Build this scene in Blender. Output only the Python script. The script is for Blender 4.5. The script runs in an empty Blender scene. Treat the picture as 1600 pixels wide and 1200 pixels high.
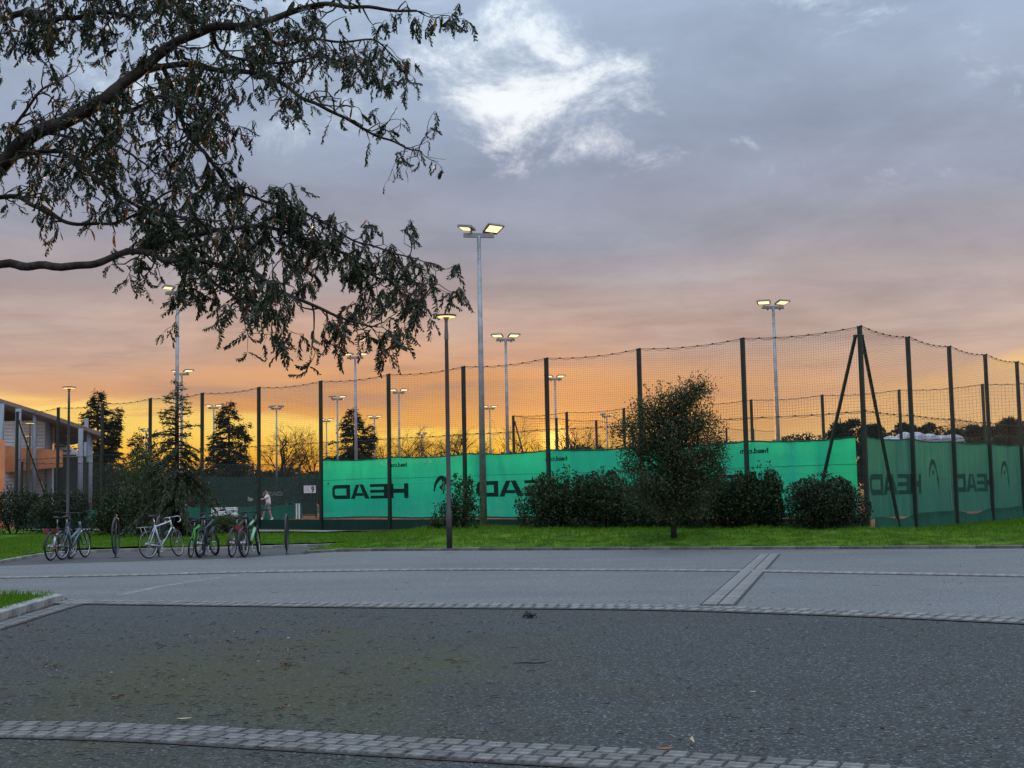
import bpy, bmesh, math, random
import numpy as np
from math import sin, cos, pi, radians, sqrt, atan2
from mathutils import Vector, Matrix, Euler, geometry, noise
random.seed(7); RNG = np.random.default_rng(7)
scene = bpy.context.scene
COL = scene.collection

# ------------------------------------------------------------------ camera
F, EYE = 1950.0, 1.5
PITCH, ROLL = math.atan(168/F), radians(1.1)
Xv = Vector((1,0,0)); Fw = Vector((0,cos(PITCH),sin(PITCH))); Uc = Vector((0,-sin(PITCH),cos(PITCH)))
Rv = Xv*cos(ROLL) - Uc*sin(ROLL); Uv = Xv*sin(ROLL) + Uc*cos(ROLL)
cam_d = bpy.data.cameras.new('camera'); cam = bpy.data.objects.new('camera', cam_d); COL.objects.link(cam)
cam_d.sensor_width = 36; cam_d.lens = 36*F/1600; cam_d.clip_end = 6000; cam_d.clip_start = .1
M = Matrix.Identity(4)
for i in range(3):
    M[i][0] = Rv[i]; M[i][1] = Uv[i]; M[i][2] = -Fw[i]
M[2][3] = EYE
cam.matrix_world = M
scene.camera = cam
def ray(px, py): return Rv*((px-800)/F) + Uv*((600-py)/F) + Fw
def G(px, py, z=0.0):                      # point of the photograph on the ground at height z
    r = ray(px, py); t = (z-EYE)/r.z
    return Vector((r.x*t, r.y*t, z))
def D(px, py, y):                          # point of the photograph at distance y
    r = ray(px, py); t = y/r.y
    return Vector((r.x*t, y, EYE + r.z*t))

# ------------------------------------------------------------------ world: sunset sky
SUN_AZ, SUN_EL = 2.0, 2.3
def s2l(c):
    return tuple(((v/255)/12.92 if v/255 <= .04045 else ((v/255+.055)/1.055)**2.4) for v in c)
world = bpy.data.worlds.new('World'); scene.world = world; world.use_nodes = True
nt = world.node_tree; nt.nodes.clear()
def N(tree, typ, **kw):
    n = tree.nodes.new(typ)
    for k, v in kw.items(): setattr(n, k, v)
    return n
def make_math(tree):
    def m(op, a, b=None, c=None, clamp=False):
        n = tree.nodes.new('ShaderNodeMath'); n.operation = op; n.use_clamp = clamp
        for i, v in enumerate((a, b, c)):
            if v is None: continue
            if isinstance(v, (int, float)): n.inputs[i].default_value = v
            else: tree.links.new(v, n.inputs[i])
        return n.outputs[0]
    return m
def make_tools(tree):
    m = make_math(tree)
    def sstep(x, a, b):
        n = tree.nodes.new('ShaderNodeMapRange'); n.interpolation_type = 'SMOOTHSTEP'
        tree.links.new(x, n.inputs[0]); n.inputs[1].default_value = a; n.inputs[2].default_value = b
        return n.outputs[0]
    def mix(f, a, b, mode='MIX'):
        n = tree.nodes.new('ShaderNodeMix'); n.data_type = 'RGBA'; n.blend_type = mode
        for sock, v in ((n.inputs[0], f), (n.inputs[6], a), (n.inputs[7], b)):
            if isinstance(v, (int, float)): sock.default_value = v
            elif isinstance(v, tuple): sock.default_value = (*v[:3], 1)
            else: tree.links.new(v, sock)
        return n.outputs[2]
    def noise_(vec, scale, detail=4, rough=.55, dist=0.0):
        n = tree.nodes.new('ShaderNodeTexNoise'); n.inputs['Scale'].default_value = scale
        n.inputs['Detail'].default_value = detail; n.inputs['Roughness'].default_value = rough
        n.inputs['Distortion'].default_value = dist
        if vec is not None: tree.links.new(vec, n.inputs['Vector'])
        return n.outputs['Fac']
    def comb(x, y, z=0.0):
        n = tree.nodes.new('ShaderNodeCombineXYZ')
        for i, v in enumerate((x, y, z)):
            if isinstance(v, (int, float)): n.inputs[i].default_value = v
            else: tree.links.new(v, n.inputs[i])
        return n.outputs[0]
    def ramp(x, stops):
        n = tree.nodes.new('ShaderNodeValToRGB'); tree.links.new(x, n.inputs[0])
        cr = n.color_ramp
        while len(cr.elements) > 1: cr.elements.remove(cr.elements[-1])
        cr.elements[0].position = stops[0][0]; cr.elements[0].color = (*stops[0][1], 1)
        for p, c in stops[1:]:
            e = cr.elements.new(p); e.color = (*c, 1)
        return n.outputs[0]
    return m, sstep, mix, noise_, comb, ramp
m, sstep, mix, noi, comb, ramp = make_tools(nt)
tc = N(nt, 'ShaderNodeTexCoord'); sp = N(nt, 'ShaderNodeSeparateXYZ'); nt.links.new(tc.outputs['Generated'], sp.inputs[0])
dx, dy, dz = sp.outputs
el = m('MULTIPLY', m('ARCSINE', dz), 180/pi)
az = m('MULTIPLY', m('ARCTAN2', dx, dy), 180/pi)
elc = m('MAXIMUM', el, 0.0)
den = m('ADD', m('MAXIMUM', dz, 0.0), .10)
plan = comb(m('DIVIDE', dx, den), m('DIVIDE', dy, den))
n1 = noi(plan, 1.55, 9, .56, .3)                       # cloud sheet seen in perspective
n4 = noi(comb(m('MULTIPLY', dx, 1.0), dy, m('MULTIPLY', dz, 2.2)), 3.1, 4, .5)   # large masses
streak = noi(comb(m('MULTIPLY', az, .035), m('MULTIPLY', el, .42)), 1.0, 6, .55, .25)
puff = noi(comb(dx, dy, m('MULTIPLY', dz, 1.7)), 12.0, 10, .66, .35)
e2 = m('ADD', el, m('MULTIPLY', m('SUBTRACT', streak, .5), m('MINIMUM', m('MULTIPLY', elc, .75), 4.2)))
e2 = m('ADD', e2, m('MULTIPLY', m('SUBTRACT', n4, .5), 3.0))
er = m('DIVIDE', e2, 45.0, clamp=True)
warm = ramp(er, [(0, s2l((250,168,58))), (2.2/45, s2l((255,196,82))), (3.2/45, s2l((248,184,92))), (4.2/45, s2l((226,163,104))),
                 (5.6/45, s2l((208,160,126))), (7.2/45, s2l((193,162,146))), (9.5/45, s2l((172,160,162))), (12/45, s2l((152,154,168))),
                 (15/45, s2l((146,156,176))), (21/45, s2l((162,179,202))), (30/45, s2l((178,194,214))), (1, s2l((198,211,228)))])
cool = ramp(er, [(0, s2l((200,160,124))), (3/45, s2l((220,180,142))), (5/45, s2l((203,170,148))), (7.5/45, s2l((181,162,156))),
                 (10/45, s2l((162,155,160))), (13/45, s2l((150,154,170))), (16/45, s2l((146,156,176))), (21/45, s2l((156,171,194))),
                 (30/45, s2l((178,194,214))), (1, s2l((198,211,228)))])
daz = m('ABSOLUTE', m('ADD', az, 5.0))
sky = mix(sstep(daz, 4.0, 24.0), warm, cool)
# soft darker and lighter cloud bellies
shade = m('ADD', .60, m('MULTIPLY', n1, .80))
shade = m('MULTIPLY', shade, m('ADD', .86, m('MULTIPLY', puff, .28)))
shade = m('ADD', m('MULTIPLY', shade, sstep(el, 1.0, 9.0)), m('SUBTRACT', 1.0, sstep(el, 1.0, 9.0)))
sky = mix(1.0, sky, comb(shade, shade, m('ADD', m('MULTIPLY', shade, .92), .08)), 'MULTIPLY')
# clear band under the western cloud deck: bright cream streaks, deep orange at the horizon
deck = m('SUBTRACT', 2.75, m('MULTIPLY', az, .095))
rag = noi(comb(m('MULTIPLY', az, .11), m('MULTIPLY', el, .75)), 1.0, 7, .6, .5)
dd_ = m('ADD', m('SUBTRACT', deck, el), m('MULTIPLY', m('SUBTRACT', rag, .5), 3.4))
clear = m('MULTIPLY', sstep(dd_, -.15, .75), m('SUBTRACT', 1.0, sstep(m('ABSOLUTE', m('ADD', az, 10.0)), 16.0, 34.0)))
wc = m('SUBTRACT', 1.0, sstep(m('ABSOLUTE', m('ADD', az, 6.0)), 14.0, 34.0))
sky = mix(m('MULTIPLY', m('MULTIPLY', wc, .55), m('MULTIPLY', sstep(el, 1.5, 3.0), m('SUBTRACT', 1.0, sstep(el, 4.0, 6.6)))), sky, s2l((212,148,88)))
lowcol = ramp(m('DIVIDE', el, 6.0, clamp=True), [(0, s2l((226,118,28))), (.16, s2l((246,152,40))), (.33, s2l((255,192,62))), (.5, s2l((255,214,104))), (.75, s2l((252,206,120))), (1, s2l((236,190,122)))])
sky = mix(m('MULTIPLY', clear, .95), sky, lowcol)
bar = m('MULTIPLY', sstep(m('ADD', m('MULTIPLY', streak, .6), m('MULTIPLY', rag, .4)), .46, .60), m('MULTIPLY', sstep(el, 3.2, 4.6), m('SUBTRACT', 1.0, sstep(el, 7.5, 11.0))))
sky = mix(m('MULTIPLY', bar, .62), sky, s2l((164,134,122)))
def gauss(a0, e0, wa, we):
    da = m('DIVIDE', m('SUBTRACT', az, a0), wa); de = m('DIVIDE', m('SUBTRACT', el, e0), we)
    return m('POWER', 2.718, m('MULTIPLY', m('ADD', m('MULTIPLY', da, da), m('MULTIPLY', de, de)), -1.0))
# breaks in the clouds: pale sky (Sky Texture) behind
gapv = m('ADD', m('ADD', m('MULTIPLY', puff, 1.9), m('MULTIPLY', n1, .45)), -.79)
gapv = m('ADD', gapv, m('MULTIPLY', gauss(1.3, 18.3, 5.6, 3.7), .56))
gapv = m('ADD', gapv, m('MULTIPLY', gauss(15.5, 21.4, 6.5, 2.0), .26))
gapv = m('ADD', gapv, m('MULTIPLY', gauss(-13.0, 20.5, 9.0, 5.0), .32))
gapv = m('ADD', gapv, m('MULTIPLY', sstep(el, 20.0, 50.0), .28))
gap = m('MULTIPLY', sstep(gapv, .56, .98), sstep(el, 11.0, 15.5))
nish = N(nt, 'ShaderNodeTexSky'); nish.sky_type = 'NISHITA'; nish.sun_disc = False
nish.sun_elevation = radians(SUN_EL); nish.sun_rotation = radians(SUN_AZ)
pale = mix(.05, mix(sstep(gapv, .72, 1.10), s2l((178,200,221)), s2l((222,236,246))), nish.outputs[0])
sky = mix(m('MULTIPLY', gap, .88), sky, pale)
# clear yellow break low on the right, and along the horizon
edge = m('ADD', m('MULTIPLY', m('MINIMUM', m('SUBTRACT', az, 22.0), 2.5), .22), 5.9)      # rising to the right
br = m('MULTIPLY', sstep(m('SUBTRACT', m('ADD', edge, m('MULTIPLY', m('SUBTRACT', streak, .5), 1.6)), el), 0.0, .7), sstep(az, 9.0, 19.0))
br = m('MULTIPLY', br, m('SUBTRACT', 1.0, sstep(az, 25.0, 42.0)))
sky = mix(m('MULTIPLY', br, m('ADD', .25, m('MULTIPLY', sstep(streak, .42, .60), .6))), sky, s2l((252,200,112)))
# glow around the low sun
sv = Vector((sin(radians(SUN_AZ))*cos(radians(SUN_EL)), cos(radians(SUN_AZ))*cos(radians(SUN_EL)), sin(radians(SUN_EL))))
dot = N(nt, 'ShaderNodeVectorMath', operation='DOT_PRODUCT'); nt.links.new(tc.outputs['Generated'], dot.inputs[0]); dot.inputs[1].default_value = sv
ang = m('MULTIPLY', m('ARCCOSINE', m('MINIMUM', dot.outputs['Value'], 1.0)), 180/pi)
g1 = m('POWER', 2.718, m('MULTIPLY', m('MULTIPLY', ang, ang), -1/(3.0*3.0)))
g2 = m('POWER', 2.718, m('MULTIPLY', m('MULTIPLY', ang, ang), -1/(.55*.55)))
low = m('POWER', 2.718, m('MULTIPLY', m('MULTIPLY', m('SUBTRACT', el, 2.2), m('SUBTRACT', el, 2.2)), -1/(1.7*1.7)))
lowf = m('MULTIPLY', low, m('SUBTRACT', 1.0, sstep(m('ABSOLUTE', m('ADD', az, 5.0)), 8.0, 22.0)))
def addc(c, f, col):
    return mix(1.0, c, mix(f, (0,0,0), col), 'ADD')
sky = addc(sky, g1, (.22,.08,.0)); sky = addc(sky, g2, (3.0,1.6,.3)); sky = addc(sky, lowf, (.03,.01,.0))
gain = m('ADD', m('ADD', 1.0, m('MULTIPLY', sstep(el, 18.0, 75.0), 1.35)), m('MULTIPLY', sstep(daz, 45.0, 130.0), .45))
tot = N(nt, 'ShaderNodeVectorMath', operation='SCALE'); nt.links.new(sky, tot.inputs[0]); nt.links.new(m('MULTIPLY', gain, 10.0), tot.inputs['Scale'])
bg = N(nt, 'ShaderNodeBackground'); bg.inputs['Strength'].default_value = .1
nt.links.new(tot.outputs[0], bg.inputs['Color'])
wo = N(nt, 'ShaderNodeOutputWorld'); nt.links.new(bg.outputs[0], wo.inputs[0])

sl = bpy.data.lights.new('sun', 'SUN'); sl.energy = 3.4; sl.angle = radians(.5); sl.color = (1.0,.52,.16)
so = bpy.data.objects.new('sun', sl); COL.objects.link(so)
so.rotation_euler = (-sv).to_track_quat('-Z', 'Y').to_euler(); so.location = (0,0,60)
scene.view_settings.view_transform = 'Standard'; scene.view_settings.look = 'None'
scene.view_settings.gamma = 1; scene.view_settings.use_curve_mapping = False; scene.view_settings.exposure = 0.12
scene.render.engine = 'CYCLES'; scene.cycles.max_bounces = 6; scene.cycles.transparent_max_bounces = 8

# ------------------------------------------------------------------ materials
def mat(name, base, var=.18, scale=6, rough=.6, metal=0.0, bump=0.0, bscale=60, spec=.4, coord='Object', tint=None, rnd=.0):
    mt = bpy.data.materials.new(name); mt.use_nodes = True; t = mt.node_tree
    b = t.nodes['Principled BSDF']; mm, ss, mx, no, cb, rp = make_tools(t)
    tcn = t.nodes.new('ShaderNodeTexCoord'); v = tcn.outputs[coord]
    f = no(v, scale, 5, .6)
    lo = tuple(c*(1-var) for c in base); hi = tuple(min(1, c*(1+var)) for c in base)
    if tint: hi = tint
    c = mx(ss(f, .3, .7), lo, hi)
    if rnd:
        oi = t.nodes.new('ShaderNodeObjectInfo')
        k = mm('ADD', 1-rnd, mm('MULTIPLY', oi.outputs['Random'], 2*rnd))
        c = mx(1.0, c, cb(k, k, k), 'MULTIPLY')
    t.links.new(c, b.inputs['Base Color'])
    t.links.new(mm('ADD', rough-.08, mm('MULTIPLY', f, .16)), b.inputs['Roughness'])
    b.inputs['Metallic'].default_value = metal; b.inputs['Specular IOR Level'].default_value = spec
    if bump:
        bn = t.nodes.new('ShaderNodeBump'); bn.inputs['Strength'].default_value = bump; bn.inputs['Distance'].default_value = .01
        t.links.new(no(v, bscale, 4, .6), bn.inputs['Height']); t.links.new(bn.outputs[0], b.inputs['Normal'])
    return mt
def leaf_mat(name, a, bcol, trans=.35, rough=.45, third=None, spec=.35):
    mt = bpy.data.materials.new(name); mt.use_nodes = True; t = mt.node_tree
    b = t.nodes['Principled BSDF']; mm, ss, mx, no, cb, rp = make_tools(t)
    gi = t.nodes.new('ShaderNodeNewGeometry')
    st = [(0, a), (.75, bcol)]
    if third: st += [(.9, bcol), (.93, third)]
    oi = t.nodes.new('ShaderNodeObjectInfo')
    r = mm('FRACT', mm('ADD', gi.outputs['Random Per Island'], oi.outputs['Random']))
    c = rp(r, st)
    t.links.new(c, b.inputs['Base Color']); b.inputs['Roughness'].default_value = rough
    b.inputs['Specular IOR Level'].default_value = spec
    tr = t.nodes.new('ShaderNodeBsdfTranslucent'); t.links.new(mx(1.0, c, (1.0,1.15,.55), 'MULTIPLY'), tr.inputs[0])
    ms = t.nodes.new('ShaderNodeMixShader'); ms.inputs[0].default_value = trans
    t.links.new(b.outputs[0], ms.inputs[1]); t.links.new(tr.outputs[0], ms.inputs[2])
    t.links.new(ms.outputs[0], t.nodes['Material Output'].inputs[0])
    return mt
def emit_mat(name, col, s):
    mt = bpy.data.materials.new(name); mt.use_nodes = True; b = mt.node_tree.nodes['Principled BSDF']
    b.inputs['Base Color'].default_value = (.8,.8,.75,1); b.inputs['Emission Color'].default_value = (*col,1); b.inputs['Emission Strength'].default_value = s
    return mt
def fabric_mat(name, col, trans_col, trans, var=.1, streaks=.0, holes=.0):
    mt = bpy.data.materials.new(name); mt.use_nodes = True; t = mt.node_tree
    b = t.nodes['Principled BSDF']; mm, ss, mx, no, cb, rp = make_tools(t)
    tcn = t.nodes.new('ShaderNodeTexCoord'); v = tcn.outputs['Object']
    mp = t.nodes.new('ShaderNodeMapping'); t.links.new(v, mp.inputs[0]); mp.inputs['Scale'].default_value = (2.2,1,.35)
    f = no(mp.outputs[0], 1.6, 6, .6)
    f2 = no(v, 1.1, 4, .6)
    k = mm('ADD', 1-var, mm('MULTIPLY', mm('ADD', mm('MULTIPLY', f, .6), mm('MULTIPLY', f2, .4)), 2*var))
    c = mx(1.0, col, cb(k, k, k), 'MULTIPLY'); ct = mx(1.0, trans_col, cb(k, k, k), 'MULTIPLY')
    if streaks:
        mp2 = t.nodes.new('ShaderNodeMapping'); t.links.new(v, mp2.inputs[0]); mp2.inputs['Scale'].default_value = (5.0,1,.25)
        sf = mm('MULTIPLY', ss(no(mp2.outputs[0], 1.4, 3, .5), .55, .72), streaks)
        c = mx(sf, c, tuple(min(1, q*1.9+.02) for q in col))
    t.links.new(c, b.inputs['Base Color']); b.inputs['Roughness'].default_value = .75; b.inputs['Specular IOR Level'].default_value = .15
    tr = t.nodes.new('ShaderNodeBsdfTranslucent'); t.links.new(ct, tr.inputs[0])
    ms = t.nodes.new('ShaderNodeMixShader'); ms.inputs[0].default_value = trans
    t.links.new(b.outputs[0], ms.inputs[1]); t.links.new(tr.outputs[0], ms.inputs[2])
    out = ms.outputs[0]
    if holes:                                              # open weave: part of the light passes straight through
        tp = t.nodes.new('ShaderNodeBsdfTransparent'); m2 = t.nodes.new('ShaderNodeMixShader'); m2.inputs[0].default_value = holes
        t.links.new(out, m2.inputs[1]); t.links.new(tp.outputs[0], m2.inputs[2]); out = m2.outputs[0]
    t.links.new(out, t.nodes['Material Output'].inputs[0])
    return mt
def asphalt_mat(name, base, lift, moss=False, rough=.55, grain=1.0, spec=.5):
    mt = bpy.data.materials.new(name); mt.use_nodes = True; t = mt.node_tree
    b = t.nodes['Principled BSDF']; mm, ss, mx, no, cb, rp = make_tools(t)
    tcn = t.nodes.new('ShaderNodeTexCoord'); v = tcn.outputs['Object']
    big = no(v, .22, 5, .6, .4); mid = no(v, 1.6, 5, .6); fine = no(v, 62, 3, .75); grit = no(v, 190, 2, .8)
    vor = t.nodes.new('ShaderNodeTexVoronoi'); vor.inputs['Scale'].default_value = 66; t.links.new(v, vor.inputs['Vector'])
    sepc = t.nodes.new('ShaderNodeSeparateColor'); t.links.new(vor.outputs['Color'], sepc.inputs[0])
    mpb = t.nodes.new('ShaderNodeMapping'); t.links.new(v, mpb.inputs[0]); mpb.inputs['Scale'].default_value = (.12,.9,1)
    trk = no(mpb.outputs[0], 1.0, 5, .6)
    k = mm('ADD', .42, mm('MULTIPLY', fine, .75)); k = mm('ADD', k, mm('MULTIPLY', mm('SUBTRACT', big, .5), .75)); k = mm('ADD', k, mm('MULTIPLY', mm('SUBTRACT', trk, .5), .55)); k = mm('ADD', k, mm('MULTIPLY', mm('SUBTRACT', mid, .5), .28))
    g2_ = no(v, 23, 4, .72); k = mm('MULTIPLY', k, mm('ADD', 1-.65*grain, mm('MULTIPLY', ss(g2_, .28, .72), 1.3*grain)))
    k = mm('MULTIPLY', k, mm('ADD', 1-.75*grain, mm('MULTIPLY', sepc.outputs[0], 1.5*grain)))
    c = mx(1.0, base, cb(k, k, k), 'MULTIPLY')
    c = mx(mm('MULTIPLY', mm('GREATER_THAN', sepc.outputs[1], .95), .6), c, lift)      # pale aggregate chips
    if moss:
        spx = t.nodes.new('ShaderNodeSeparateXYZ'); t.links.new(v, spx.inputs[0])
        dx_ = mm('DIVIDE', mm('ADD', spx.outputs[0], 2.2), 3.0); dy_ = mm('DIVIDE', mm('SUBTRACT', spx.outputs[1], 10.5), 5.0)
        q = mm('POWER', 2.718, mm('MULTIPLY', mm('ADD', mm('MULTIPLY', dx_, dx_), mm('MULTIPLY', dy_, dy_)), -1.0))
        mp = t.nodes.new('ShaderNodeMapping'); t.links.new(v, mp.inputs[0]); mp.inputs['Scale'].default_value = (1,.75,1)
        mo = ss(mm('ADD', mm('MULTIPLY', no(mp.outputs[0], .8, 6, .65), .8), mm('MULTIPLY', q, .42)), .50, .88)
        mo = mm('MULTIPLY', mo, ss(g2_, .25, .55))
        c = mx(mm('MULTIPLY', mo, .60), c, (.050,.056,.010))
    t.links.new(c, b.inputs['Base Color'])
    t.links.new(mm('ADD', rough-.12, mm('MULTIPLY', mm('ADD', mid, big), .14)), b.inputs['Roughness'])
    b.inputs['Specular IOR Level'].default_value = spec
    bn = t.nodes.new('ShaderNodeBump'); bn.inputs['Strength'].default_value = .55; bn.inputs['Distance'].default_value = .006
    h = mm('ADD', mm('MULTIPLY', vor.outputs['Distance'], 1.2), mm('MULTIPLY', fine, .8))
    t.links.new(h, bn.inputs['Height']); t.links.new(bn.outputs[0], b.inputs['Normal'])
    return mt

MT = {}
MT['lot'] = asphalt_mat('lot_asphalt', (.037,.044,.046), (.20,.22,.23), moss=True, rough=.72, grain=.85, spec=.28)
MT['road'] = asphalt_mat('road_asphalt', (.108,.117,.126), (.30,.30,.30), rough=.60, grain=.6)
MT['bay'] = asphalt_mat('bay_asphalt', (.052,.054,.057), (.2,.2,.2), rough=.7, grain=.6, spec=.3)
MT['sett'] = mat('granite_sett', (.112,.115,.113), var=.42, scale=14, rough=.68, bump=.5, bscale=80, rnd=.28)
MT['sett_pale'] = mat('pale_sett', (.165,.168,.168), var=.3, scale=14, rough=.68, bump=.4, bscale=80, rnd=.16)
MT['sett_mid'] = mat('road_edge_sett', (.145,.148,.147), var=.35, scale=14, rough=.68, bump=.4, bscale=80, rnd=.2)
MT['joint'] = mat('joint_sand', (.032,.033,.031), var=.4, scale=20, rough=.9, bump=.5)
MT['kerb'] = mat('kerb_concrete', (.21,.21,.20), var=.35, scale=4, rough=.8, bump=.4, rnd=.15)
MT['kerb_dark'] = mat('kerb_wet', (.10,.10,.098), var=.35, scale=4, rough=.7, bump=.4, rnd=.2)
MT['kerb_pale'] = mat('kerb_pale', (.23,.235,.23), var=.35, scale=5, rough=.75, bump=.4)
MT['soil'] = mat('lawn_soil', (.040,.085,.008), var=.45, scale=2.2, rough=.95, bump=.8, bscale=25, spec=.05, tint=(.075,.165,.012))
MT['field'] = mat('field', (.05,.06,.03), var=.4, scale=.05, rough=.95, spec=.05)
MT['clay'] = mat('clay', (.20,.075,.042), var=.22, scale=.8, rough=.95, bump=.2, spec=.1)
MT['path'] = mat('path_gravel', (.20,.19,.18), var=.25, scale=3, rough=.95, bump=.4, spec=.1)
MT['earth'] = mat('bare_earth', (.075,.048,.032), var=.4, scale=3, rough=.95, bump=.6, spec=.1)
MT['grass'] = leaf_mat('grass_blade', (.032,.104,.008), (.105,.225,.022), .36, .7, spec=.05, third=(.17,.17,.05))
MT['post'] = mat('dark_green_steel', (.011,.024,.020), var=.3, scale=3, rough=.5, metal=.0, spec=.4)
MT['wire'] = mat('green_wire', (.022,.040,.034), var=.1, rough=.6)
MT['net'] = mat('black_net', (.026,.028,.030), var=.1, rough=.7)
MT['galv'] = mat('galvanised_steel', (.27,.29,.31), var=.2, scale=5, rough=.5, metal=.6)
MT['lampgrey'] = mat('lamp_grey', (.16,.165,.17), var=.15, rough=.5, metal=.3)
MT['lamppost'] = mat('lamp_post_paint', (.030,.033,.037), var=.2, rough=.45, spec=.5)
MT['glow'] = emit_mat('floodlight_glow', (1.0,.70,.33), 1.6)
MT['glow2'] = emit_mat('street_lamp_glow', (1.0,.62,.20), 1.5)
MT['screen'] = fabric_mat('windscreen_fabric', (.003,.39,.25), (.035,.93,.56), .58, .28, holes=.06)
MT['screen_old'] = fabric_mat('weathered_screen_fabric', (.055,.225,.165), (.08,.36,.25), .38, .30, streaks=.5)
MT['print'] = fabric_mat('screen_print', (.004,.028,.026), (.004,.05,.042), .35, .1)
MT['print_old'] = fabric_mat('faded_print', (.030,.115,.088), (.04,.17,.12), .30, .30)
MT['hem'] = fabric_mat('screen_hem', (.006,.16,.10), (.01,.3,.16), .3, .15)
MT['farscreen'] = fabric_mat('far_screen_mesh', (.030,.066,.054), (.03,.09,.07), .25, .25, streaks=.2, holes=.22)
MT['farprint'] = fabric_mat('pale_print', (.16,.20,.19), (.1,.1,.1), .1, .1)
MT['sheet'] = fabric_mat('green_sheet', (.020,.145,.10), (.03,.25,.16), .25, .3, streaks=.4)
MT['kicker'] = fabric_mat('kicker_strip', (.012,.045,.036), (.01,.05,.04), .1, .3)
MT['white'] = mat('white_paint', (.72,.73,.74), var=.08, rough=.5)
MT['bark'] = mat('bark', (.040,.034,.030), var=.5, scale=9, rough=.9, bump=.9, bscale=30, spec=.15)
MT['bark_far'] = mat('bark_far', (.040,.030,.022), var=.3, scale=2, rough=.95, spec=.05)
MT['leaf_tree'] = leaf_mat('acacia_leaf', (.013,.025,.018), (.036,.052,.026), .22, .5)
MT['pod'] = leaf_mat('seed_pod', (.085,.045,.024), (.24,.11,.048), .30, .6)
MT['laurel'] = leaf_mat('laurel_leaf', (.009,.022,.011), (.024,.048,.018), .16, .48, third=(.07,.09,.025), spec=.22)
MT['dense'] = leaf_mat('dense_leaf', (.011,.021,.013), (.028,.045,.024), .16, .55, spec=.2)
MT['oak'] = leaf_mat('oak_leaf', (.020,.038,.016), (.050,.070,.028), .24, .5, third=(.085,.085,.03))
MT['cedar'] = leaf_mat('cedar_needle', (.020,.038,.022), (.050,.076,.040), .18, .6)
MT['fir'] = leaf_mat('far_fir_needle', (.016,.022,.012), (.030,.036,.018), .12, .7, spec=.1)
MT['pine'] = leaf_mat('far_pine_needle', (.020,.026,.018), (.036,.042,.026), .12, .7, spec=.1)
MT['hazel'] = leaf_mat('hazel_leaf', (.030,.050,.022), (.060,.085,.032), .25, .6)
MT['hedgefar'] = leaf_mat('far_hedge_leaf', (.018,.020,.012), (.036,.034,.020), .1, .8, spec=.05)
MT['tyre'] = mat('tyre_rubber', (.012,.012,.013), var=.2, rough=.75)
MT['black'] = mat('black_plastic', (.014,.014,.016), var=.2, rough=.5)
MT['steel'] = mat('steel', (.42,.43,.45), var=.1, rough=.35, metal=.85)
MT['red'] = mat('red_reflector', (.26,.015,.015), var=.1, rough=.35)

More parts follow.
